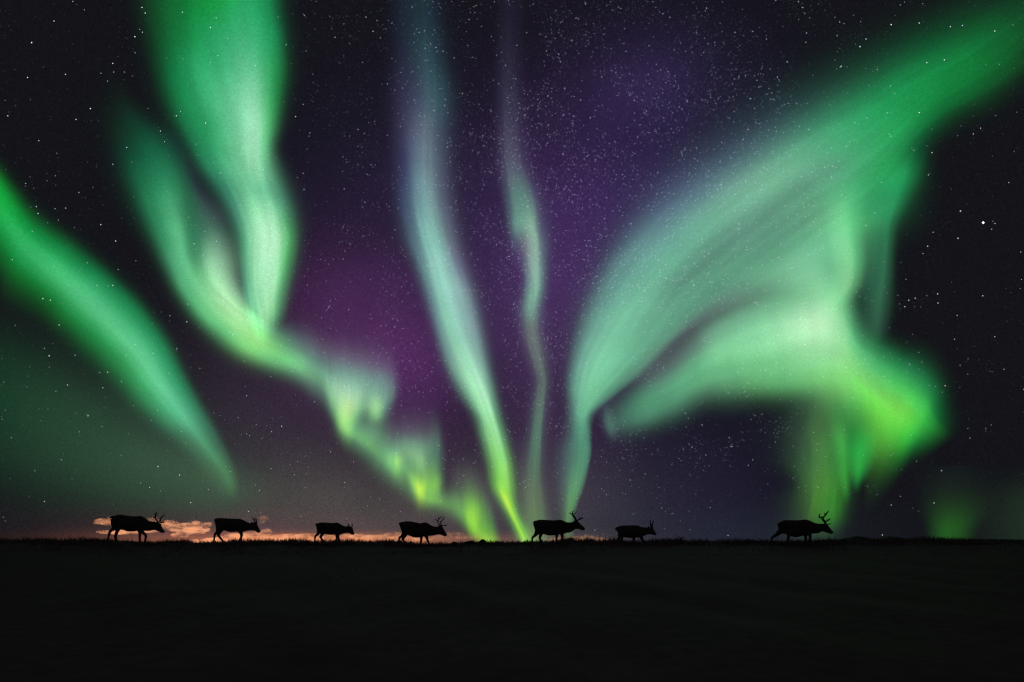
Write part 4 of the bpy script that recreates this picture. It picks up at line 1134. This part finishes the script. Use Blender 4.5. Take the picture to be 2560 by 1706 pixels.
DEER = [
 dict(x0=240, label='large reindeer bull with branched antlers, leftmost of the herd, walking right',
  top=[(450,470),(455,410),(520,362),(600,330),(680,315),(760,320),(860,338),(1000,358),(1130,366),(1220,362),(1300,352),(1360,362),(1420,405),(1500,470),(1600,515),(1700,540),(1790,552),(1850,548),(1890,575),(1920,650),(1950,715),(1990,765),(2018,800),(2026,825)],
  bot=[(450,560),(455,640),(520,735),(600,750),(700,745),(770,750),(850,790),(930,815),(1000,820),(1100,815),(1200,808),(1300,805),(1400,800),(1500,800),(1600,790),(1700,775),(1780,785),(1850,815),(1910,850),(1960,858),(2000,850),(2026,832)],
  tail=[(520,372,26),(440,390,26),(402,428,14)],
  legs=[[(560,640,100),(440,745,55),(345,815,38),(300,980,28),(272,1110,30)], [(690,690,80),(690,800,50),(640,950,40),(655,1110,34)],
        [(1225,750,70),(1225,850,40),(1225,1000,32),(1232,1180,30)], [(1330,750,75),(1440,850,50),(1522,930,38),(1512,1050,30),(1490,1150,32)]],
  ears=[[(1830,570,22),(1770,540,22),(1720,530,8)]],
  antlers=[[[(1850,550,24),(1800,455,20),(1792,405,20),(1822,345,18),(1856,245,10)], [(1792,412,16),(1750,412,18),(1712,420,8)], [(1815,350,14),(1800,270,8)], [(1840,310,14),(1912,284,8)]],
           [[(1868,550,24),(1852,450,20),(1880,375,18),(1925,350,16),(1956,308,10)], [(1878,545,16),(1930,546,18),(1992,550,14)], [(1940,545,14),(1932,498,8)], [(1975,548,12),(1990,525,8)]]]),
 dict(x0=500, label='reindeer with one short forked antler, second from the left, walking right',
  top=[(445,540),(455,470),(480,440),(520,425),(590,412),(700,420),(850,428),(1000,435),(1100,440),(1180,438),(1240,460),(1320,500),(1400,540),(1480,568),(1540,572),(1610,565),(1660,580),(1690,625),(1710,670),(1740,735),(1770,780),(1786,808)],
  bot=[(445,570),(470,640),(490,740),(520,800),(600,830),(660,810),(700,780),(760,800),(840,825),(920,832),(1020,828),(1120,815),(1230,830),(1320,810),(1400,790),(1500,780),(1580,785),(1640,810),(1680,845),(1720,860),(1760,845),(1786,818)],
  tail=[(510,440,26),(445,470,24),(430,522,14)],
  legs=[[(530,700,80),(470,830,52),(398,900,36),(375,1020,26),(355,1140,26)], [(630,740,95),(600,860,55),(582,920,42),(655,1030,32),(740,1150,30)],
        [(1170,780,70),(1172,880,42),(1175,1000,30),(1170,1110,30)], [(1190,790,70),(1250,880,42),(1268,925,34),(1222,1030,26),(1190,1100,28)]],
  ears=[[(1600,590,24),(1555,560,24),(1525,560,10)]],
  antlers=[[[(1655,580,22),(1612,470,18),(1578,382,9)], [(1622,472,14),(1665,452,8)], [(1655,580,14),(1690,585,8)]],
           [[(1662,582,20),(1622,480,16),(1592,395,8)], [(1625,478,12),(1650,462,8)]]]),
 dict(x0=760, label='small reindeer with two short spike antlers, third from the left, walking right',
  top=[(360,610),(372,580),(400,568),(460,556),(530,543),(620,548),(740,556),(840,562),(900,556),(970,550),(1010,560),(1070,595),(1140,635),(1220,665),(1280,672),(1340,672),(1412,670),(1435,720),(1450,790),(1470,840),(1489,872)],
  bot=[(360,640),(375,740),(390,840),(440,880),(520,885),(600,890),(660,898),(740,912),(820,916),(900,910),(1000,920),(1060,915),(1140,885),(1220,862),(1290,855),(1340,870),(1390,905),(1430,922),(1470,905),(1489,886)],
  tail=[(410,585,26),(360,605,24),(342,642,14)],
  legs=[[(440,790,72),(380,890,46),(308,960,33),(298,1060,24),(298,1150,24)], [(560,850,72),(545,920,46),(513,980,36),(570,1070,28),(625,1140,28)],
        [(950,860,65),(940,960,36),(932,1050,28),(880,1140,26)], [(1000,870,65),(1030,980,36),(1060,1070,26),(1070,1150,26)]],
  ears=[[(1310,690,20),(1285,655,18),(1262,650,8)]],
  antlers=[[[(1350,675,20),(1335,640,18),(1306,575,10)]], [[(1406,675,22),(1406,640,19),(1400,586,11)]]]),
 dict(x0=970, label='reindeer bull with tall curved antlers, middle of the herd of seven, walking right',
  top=[(335,620),(350,580),(380,560),(430,540),(530,508),(620,512),(720,522),(830,545),(930,568),(980,568),(1040,550),(1100,540),(1150,555),(1200,585),(1260,625),(1330,660),(1400,672),(1470,672),(1530,662),(1600,665),(1620,700),(1650,760),(1690,830),(1720,875),(1743,912)],
  bot=[(335,640),(365,700),(395,800),(420,890),(480,945),(560,920),(620,935),(700,970),(780,995),(860,998),(940,985),(1050,965),(1120,960),(1200,945),(1290,940),(1380,925),(1460,900),(1540,905),(1600,930),(1650,960),(1700,955),(1743,926)],
  tail=[(430,545,24),(350,565,16),(312,600,10)],
  legs=[[(470,850,78),(400,940,46),(318,1005,33),(312,1080,24),(312,1165,24)], [(520,880,72),(480,980,52),(448,1040,38),(500,1120,28),(545,1175,30)],
        [(965,930,60),(965,1020,40),(960,1120,32),(955,1240,32)], [(1130,930,68),(1160,1010,44),(1190,1110,32),(1220,1210,30)]],
  ears=[[(1540,690,20),(1495,655,20),(1460,658,8)]],
  antlers=[[[(1560,660,22),(1500,590,18),(1465,500,17),(1430,478,13),(1393,455,8)], [(1465,500,15),(1510,450,15),(1560,405,14),(1645,388,8)], [(1512,448,12),(1495,392,8)], [(1570,630,16),(1620,646,15),(1700,640,13),(1762,622,8)], [(1692,640,11),(1685,602,7)]],
           [[(1585,660,22),(1545,575,18),(1555,515,16),(1615,450,14),(1650,372,8)], [(1550,520,13),(1500,510,9)]]]),
 dict(x0=1300, label='reindeer bull with wide forked antlers held high, third from the right, walking right',
  top=[(385,590),(400,545),(430,510),(480,490),(560,468),(640,465),(760,470),(880,478),(980,486),(1080,478),(1180,466),(1240,478),(1300,508),(1350,538),(1420,545),(1500,545),(1570,525),(1640,505),(1700,508),(1730,540),(1780,590),(1840,650),(1890,690),(1914,722)],
  bot=[(385,605),(415,690),(440,780),(470,860),(540,900),(620,880),(690,890),(760,915),(850,935),(940,930),(1040,920),(1150,900),(1280,885),(1360,858),(1460,850),(1530,820),(1590,770),(1650,738),(1730,745),(1790,765),(1840,788),(1890,772),(1914,742)],
  tail=[(450,515,22),(405,525,14),(368,538,8)],
  legs=[[(520,820,90),(450,920,50),(365,1000,33),(368,1080,26),(360,1135,28)], [(620,840,80),(600,930,50),(580,1010,38),(598,1060,32),(610,1120,32)],
        [(1090,860,65),(1085,960,40),(1080,1060,30),(1085,1135,32)], [(1220,850,65),(1235,950,43),(1250,1050,33),(1260,1120,34)]],
  ears=[[(1640,540,20),(1600,515,20),(1570,505,8)]],
  antlers=[[[(1650,510,26),(1600,430,22),(1535,340,20),(1485,298,16),(1424,268,9)], [(1532,335,16),(1528,270,15),(1592,198,8)], [(1530,272,12),(1503,232,8)], [(1665,500,20),(1750,452,20),(1832,412,18),(1838,450,10)], [(1758,445,14),(1740,368,8)]],
           [[(1675,510,26),(1632,405,20),(1590,315,18),(1635,272,15),(1692,212,8)], [(1598,320,14),(1555,265,9)], [(1690,490,18),(1760,460,16),(1815,445,10)]]]),
 dict(x0=1500, label='small reindeer with two thin upright antlers, second from the right, walking right',
  top=[(470,745),(485,705),(520,678),(570,655),(640,638),(760,632),(900,632),(1020,630),(1110,632),(1160,655),(1220,682),(1300,690),(1380,694),(1470,690),(1540,690),(1562,710),(1580,745),(1610,800),(1640,850),(1663,880)],
  bot=[(470,770),(505,810),(540,880),(570,950),(620,990),(690,985),(780,995),(870,1010),(960,1005),(1060,995),(1150,995),(1240,975),(1300,945),(1380,910),(1460,892),(1530,905),(1600,928),(1640,925),(1663,900)],
  tail=[(530,690,26),(470,728,22),(450,778,12)],
  legs=[[(600,910,72),(570,1010,42),(540,1080,30),(520,1150,28)], [(640,930,62),(628,1030,38),(622,1090,30),(615,1155,30)],
        [(1010,950,60),(1010,1050,34),(1010,1100,30),(1005,1165,32)], [(1190,940,65),(1220,1040,44),(1258,1100,36),(1285,1165,34)]],
  ears=[[(1430,705,20),(1415,670,18),(1395,668,8)], [(1545,705,18),(1580,695,14),(1608,706,6)]],
  antlers=[[[(1505,695,24),(1472,600,20),(1447,488,10)]], [[(1540,695,24),(1556,590,19),(1610,480,9)]]]),
 dict(x0=1910, label='reindeer bull with large palmed antlers, rightmost of the herd, leading to the right',
  top=[(400,615),(415,585),(450,550),(520,505),(600,478),(700,478),(850,482),(980,482),(1080,476),(1150,462),(1220,458),(1300,475),(1370,510),(1450,550),(1520,572),(1600,582),(1700,587),(1780,582),(1840,590),(1890,650),(1950,730),(2000,790),(2046,835)],
  bot=[(400,625),(435,700),(430,770),(460,840),(520,880),(600,880),(660,895),(740,945),(820,965),(930,985),(1040,970),(1140,940),(1240,930),(1330,905),(1400,880),(1500,872),(1590,870),(1640,835),(1720,815),(1800,835),(1880,860),(1950,885),(2000,885),(2046,850)],
  tail=[(460,560,24),(408,600,20),(410,630,10)],
  legs=[[(500,820,85),(410,910,55),(285,990,36),(262,1070,26),(262,1150,28)], [(690,860,70),(682,950,48),(660,1030,40),(645,1140,38)],
        [(1265,880,65),(1272,980,44),(1285,1080,40),(1280,1150,38)], [(1300,880,60),(1310,980,40),(1300,1080,36),(1305,1150,34)]],
  ears=[[(1790,620,20),(1750,590,18),(1715,590,8)]],
  antlers=[[[(1800,590,26),(1765,520,24),(1700,450,22),(1690,395,24),(1610,402,24),(1566,375,20),(1572,295,12)], [(1695,400,22),(1755,310,24),(1812,210,12)], [(1735,310,18),(1690,278,12)], [(1835,598,16),(1900,602,14),(1968,578,8)]],
           [[(1815,585,24),(1790,530,22),(1730,440,18),(1712,390,16),(1650,400,12)], [(1800,545,20),(1900,492,22),(1965,452,20),(1990,422,11)], [(1898,490,15),(1885,440,8)]]]),
]
YBODY = {0: 1, 1: -1, 2: 1, 3: -1}
for di, D in enumerate(DEER):
    xs_ = [p[0] for p in D['top']]
    uc = D['x0'] + 0.5 * (xs_[0] + xs_[-1]) * Z
    X0 = (uc - 1280) * MPP
    g0 = float(ground_z(X0, YC))
    root = thing('reindeer', (X0, YC, g0), D['label'], 'reindeer', 'herd of reindeer')

    def wx(px):
        return (D['x0'] + px * Z - 1280) * MPP - X0

    def wz(py):
        return EYE + (H0 - (1260 + py * Z)) * MPP - g0

    S = Z * MPP
    top = np.array(D['top'], float)
    bot = np.array(D['bot'], float)
    x0, x1 = top[0, 0], top[-1, 0]
    L = x1 - x0
    xv = x0 + L * (0.5 - 0.5 * np.cos(np.linspace(0.0, np.pi, 54)))
    xv = 0.5 * xv + 0.5 * np.linspace(x0, x1, 54)
    tz = np.interp(xv, top[:, 0], top[:, 1])
    bz = np.interp(xv, bot[:, 0], bot[:, 1])
    wid = np.interp((xv - x0) / L, [0, .03, .08, .18, .35, .5, .6, .68, .76, .82, .88, .93, .97, 1], [.04, .09, .125, .16, .20, .19, .165, .125, .10, .095, .085, .065, .055, .02]) * L * S / 1.95
    bm = bmesh.new()
    rings = []
    for i in range(54):
        cz, hh = 0.5 * (wz(tz[i]) + wz(bz[i])), 0.5 * abs(wz(tz[i]) - wz(bz[i]))
        ring = []
        for k in range(20):
            a = 2 * math.pi * k / 20
            ca, sa = math.cos(a), math.sin(a)
            ring.append(bm.verts.new((wx(xv[i]), math.copysign(abs(ca) ** 0.85, ca) * wid[i], cz + math.copysign(abs(sa) ** 0.9, sa) * hh)))
        rings.append(ring)
    for i in range(53):
        for k in range(20):
            bm.faces.new((rings[i][k], rings[i][(k + 1) % 20], rings[i + 1][(k + 1) % 20], rings[i + 1][k]))
    bm.faces.new(list(reversed(rings[0])))
    bm.faces.new(rings[-1])
    hoofs = []
    for li, leg in enumerate(D['legs']):
        side = YBODY[li] * 0.115 * (L * S / 1.95)
        rows = []
        for j, (px, py, pr) in enumerate(leg):
            rows.append([wx(px), side * (0.7 if j == 0 else 1.0), wz(py), pr * S])
        fx = rows[-1][0]
        gl = float(ground_z(X0 + fx, YC + side)) - g0
        rows[-1][2] = gl + 0.03
        tube(bm, rows, seg=10, sub=5)
        hoofs.append((fx, side, gl, rows[-1][3]))
    tube(bm, [(wx(a_), 0, wz(b_), r_ * S) for (a_, b_, r_) in D['tail']], seg=8)
    hd = 0.085 * (L * S / 1.95)
    for ei, ear in enumerate(D['ears'] if len(D['ears']) > 1 else D['ears'] * 2):
        sg = -1 if ei == 0 else 1
        tube(bm, [(wx(a_), sg * (hd * 0.6 + 0.03 * j), wz(b_), r_ * S) for j, (a_, b_, r_) in enumerate(ear)], seg=8, flat=0.55)
    me0 = bm_mesh(bm, 'reindeer_body')
    body = link('body', me0, None, root)
    md = body.modifiers.new('skin', 'REMESH')
    md.mode = 'VOXEL'
    md.voxel_size = 0.013
    dg = bpy.context.evaluated_depsgraph_get()
    me1 = bpy.data.meshes.new_from_object(body.evaluated_get(dg))
    body.modifiers.clear()
    body.data = me1
    me1.materials.clear()
    me1.materials.append(m_fur)
    me1.polygons.foreach_set('use_smooth', np.ones(len(me1.polygons), bool))
    for ai, ant in enumerate(D['antlers']):
        sg = -1 if ai == 0 else 1
        bm = bmesh.new()
        by = ant[0][0][1]
        for br in ant:
            tube(bm, [(wx(a_), sg * (0.035 + 0.16 * abs(by - b_) * S * 2.2 * (0.6 if b_ > by - 60 else 1.0)), wz(b_), r_ * S * 0.92) for (a_, b_, r_) in br], seg=7, sub=4)
        link('antler', bm_mesh(bm, 'antler'), m_antler, root, smooth=True)
    for (fx, sd, gl, r) in hoofs:
        bm = bmesh.new()
        tube(bm, [(fx - 0.01, sd, gl + 0.075, r * 1.02), (fx, sd, gl + 0.04, r * 1.15), (fx + 0.012, sd, gl - 0.01, r * 1.3)], seg=10, sub=2)
        link('hoof', bm_mesh(bm, 'hoof'), m_hoof, root, smooth=True)

# ------------------------------------------------------------------ boulders on the crest
m_rock = matte('rock', (0.03, 0.028, 0.03), (0.07, 0.06, 0.06), 6.0, bump=0.5)
for i, (u, v, w, h, lab) in enumerate([
        (1137, 1362, 9, 6.5, 'small rounded boulder on the crest just ahead of the fourth reindeer'),
        (1174, 1362, 17, 8, 'wide low boulder on the crest, middle of three ahead of the fourth reindeer'),
        (1206, 1361, 9, 11, 'peaked boulder on the crest, rightmost of three ahead of the fourth reindeer')]):
    bm = bmesh.new()
    bmesh.ops.create_icosphere(bm, subdivisions=3, radius=1.0)
    for vt in bm.verts:
        k = 1 + 0.25 * mnoise.noise(vt.co * 1.3 + Vector((i * 5.1, 0, 0))) + 0.10 * mnoise.noise(vt.co * 3.7 + Vector((0, i * 3.3, 0)))
        vt.co *= k
        vt.co = Vector((vt.co.x * w * MPP, vt.co.y * w * MPP * 0.8, vt.co.z * h * MPP))
    o = link('boulder', bm_mesh(bm, 'boulder'), m_rock, smooth=True)
    x = (u - 1280) * MPP
    o.location = (x, YC + 0.1, float(ground_z(x, YC)) + 0.01)
    tag(o, lab, 'boulder', 'boulders on the crest')

# ------------------------------------------------------------------ heath shrubs on the crest
m_twig = matte('twig', (0.025, 0.02, 0.018), (0.05, 0.04, 0.035), 30)
m_leaf = matte('shrub_leaf', (0.03, 0.028, 0.018), (0.065, 0.05, 0.03), 12)


def shrub(u, wpx, hpx, nst, label, seed):
    r = random.Random(seed)
    x = (u - 1280) * MPP
    root = thing('heath_shrub', (x, YC, float(ground_z(x, YC))), label, 'shrub', 'heath shrubs on the crest')
    lv, lf = [], []
    for k in range(nst):
        bm = bmesh.new()
        bx = r.uniform(-0.5, 0.5) * wpx * MPP * 0.5
        lean = r.uniform(-0.8, 0.8)
        h = hpx * MPP * r.uniform(0.55, 1.1)
        by = r.uniform(-0.12, 0.12)
        tipx, tipy = bx + lean * h, by + r.uniform(-0.4, 0.4) * h
        tube(bm, [(bx, by, -0.02, 0.006), (bx + lean * h * 0.35, by, h * 0.55, 0.004), (tipx, tipy, h, 0.002)], seg=5, sub=3)
        link('stem', bm_mesh(bm, 'stem'), m_twig, root)
        for j in range(r.randint(9, 15)):
            s = r.uniform(0.3, 1.02)
            px = bx + (tipx - bx) * s ** 1.3 + r.gauss(0, 0.025)
            py = by + (tipy - by) * s + r.gauss(0, 0.03)
            pz = h * s + r.gauss(0, 0.015)
            a, l = r.uniform(0, 6.28), r.uniform(0.018, 0.04)
            d1 = Vector((math.cos(a), r.uniform(-1, 1), math.sin(a))).normalized() * l
            d2 = Vector((-d1.z, r.uniform(-.5, .5) * l, d1.x)).normalized() * l * 0.4
            p = Vector((px, py, pz))
            b0 = len(lv)
            lv += [p, p + d1 * 0.5 + d2, p + d1, p + d1 * 0.5 - d2]
            lf.append((b0, b0 + 1, b0 + 2, b0 + 3))
    me = bpy.data.meshes.new('foliage')
    me.from_pydata([tuple(v) for v in lv], [], lf)
    o = link('foliage', me, m_leaf, root)


shrub(1472, 56, 10, 9, 'leafy shrub on the crest against the low orange cloud right of the fifth reindeer', 3)
shrub(1425, 26, 7, 5, 'small low shrub at the front feet of the fifth reindeer', 4)
shrub(1700, 46, 15, 7, 'tallest twiggy shrub on the crest right of the sixth reindeer', 5)
shrub(1668, 40, 9, 6, 'low spreading shrub just ahead of the sixth reindeer', 6)
shrub(1738, 34, 9, 5, 'sparse shrub on the crest, rightmost of three ahead of the sixth reindeer', 7)
shrub(1872, 20, 8, 4, 'solitary small shrub on the crest between the sixth and seventh reindeer', 8)

# ------------------------------------------------------------------ grass and flecks imitating village lights
m_grass = matte('grass_blade', (0.36, 0.24, 0.23), (0.46, 0.31, 0.29), 3.0)


def blades(nb, y0, y1, hmin, hmax, seed, half):
    r = np.random.default_rng(seed)
    y = r.uniform(y0, y1, nb)
    x = r.uniform(-half, half, nb) * (y / YC)
    # tufts
    cl = value_noise(x * 1.1, y * 1.1, r) * 1.1 + value_noise(x * 3.7, y * 3.7, r) * 0.8 + value_noise(x * 9.0, y * 9.0, r) * 0.5
    keep = r.uniform(-1.3, 1.2, nb) < cl
    x, y, cl = x[keep], y[keep], cl[keep]
    m = len(x)
    h = r.uniform(hmin, hmax, m) * (0.45 + 0.6 * np.clip(cl + 0.5, 0, 1.4)) * (0.6 + 0.8 * r.power(2.0, m))
    w = r.uniform(0.005, 0.012, m) * (1 + 0.5 * (y < 12))
    ang = r.uniform(0, np.pi, m)
    bend = r.normal(0, 0.28, (m, 2)) * h[:, None]
    z = ground_z(x, y) - 0.01
    sx, sy = np.cos(ang) * w, np.sin(ang) * w
    V = np.stack([
        np.stack([x - sx, y - sy, z], 1), np.stack([x + sx, y + sy, z], 1),
        np.stack([x + bend[:, 0] * .35 + sx * .75, y + bend[:, 1] * .35 + sy * .75, z + h * .55], 1),
        np.stack([x + bend[:, 0] * .35 - sx * .75, y + bend[:, 1] * .35 - sy * .75, z + h * .55], 1),
        np.stack([x + bend[:, 0], y + bend[:, 1], z + h], 1)], 1).reshape(-1, 3)
    b = np.arange(m)[:, None] * 5
    T = np.concatenate([b + np.array([0, 1, 2]), b + np.array([0, 2, 3]), b + np.array([3, 2, 4])])
    return V, T


V1, T1 = blades(60000, 19.6, 22.6, 0.05, 0.16, 1, 21)
V2, T2 = blades(14000, 16.5, 19.6, 0.02, 0.06, 2, 24)
grass = link('grass', np_mesh('grass', np.concatenate([V1, V2]), np.concatenate([T1, T2 + len(V1)])), m_grass)
tag(grass, 'dark tufted grass covering the slope and fringing the crest', 'grass', kind='stuff')

# a scatter of pale and rust flecks whose colour imitates distant village lights
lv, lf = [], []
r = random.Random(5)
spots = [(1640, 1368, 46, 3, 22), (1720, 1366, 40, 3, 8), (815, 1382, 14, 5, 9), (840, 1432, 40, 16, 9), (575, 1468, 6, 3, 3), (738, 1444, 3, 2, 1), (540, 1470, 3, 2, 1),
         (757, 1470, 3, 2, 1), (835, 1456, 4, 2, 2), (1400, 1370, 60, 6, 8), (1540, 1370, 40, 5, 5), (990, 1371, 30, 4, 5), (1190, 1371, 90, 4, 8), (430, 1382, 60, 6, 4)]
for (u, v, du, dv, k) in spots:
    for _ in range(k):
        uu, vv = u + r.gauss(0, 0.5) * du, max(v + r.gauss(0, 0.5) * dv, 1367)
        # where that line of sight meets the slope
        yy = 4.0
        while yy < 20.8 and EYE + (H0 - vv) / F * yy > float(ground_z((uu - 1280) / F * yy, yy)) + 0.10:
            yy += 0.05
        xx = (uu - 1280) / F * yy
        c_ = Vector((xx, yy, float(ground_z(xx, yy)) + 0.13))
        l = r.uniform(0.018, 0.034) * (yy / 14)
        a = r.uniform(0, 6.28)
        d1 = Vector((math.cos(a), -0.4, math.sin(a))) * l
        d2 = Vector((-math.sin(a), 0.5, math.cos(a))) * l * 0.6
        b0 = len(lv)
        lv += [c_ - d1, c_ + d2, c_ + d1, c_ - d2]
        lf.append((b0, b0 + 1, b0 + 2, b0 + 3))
me = bpy.data.meshes.new('painted_village_lights')
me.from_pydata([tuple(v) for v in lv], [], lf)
o = link('painted_village_lights', me, matte('painted_light_fleck', (0.62, 0.26, 0.08), (0.80, 0.62, 0.42), 2.0))
tag(o, 'tiny pale and rust coloured flecks imitating distant village lights on the dark slope', 'light flecks', kind='stuff')
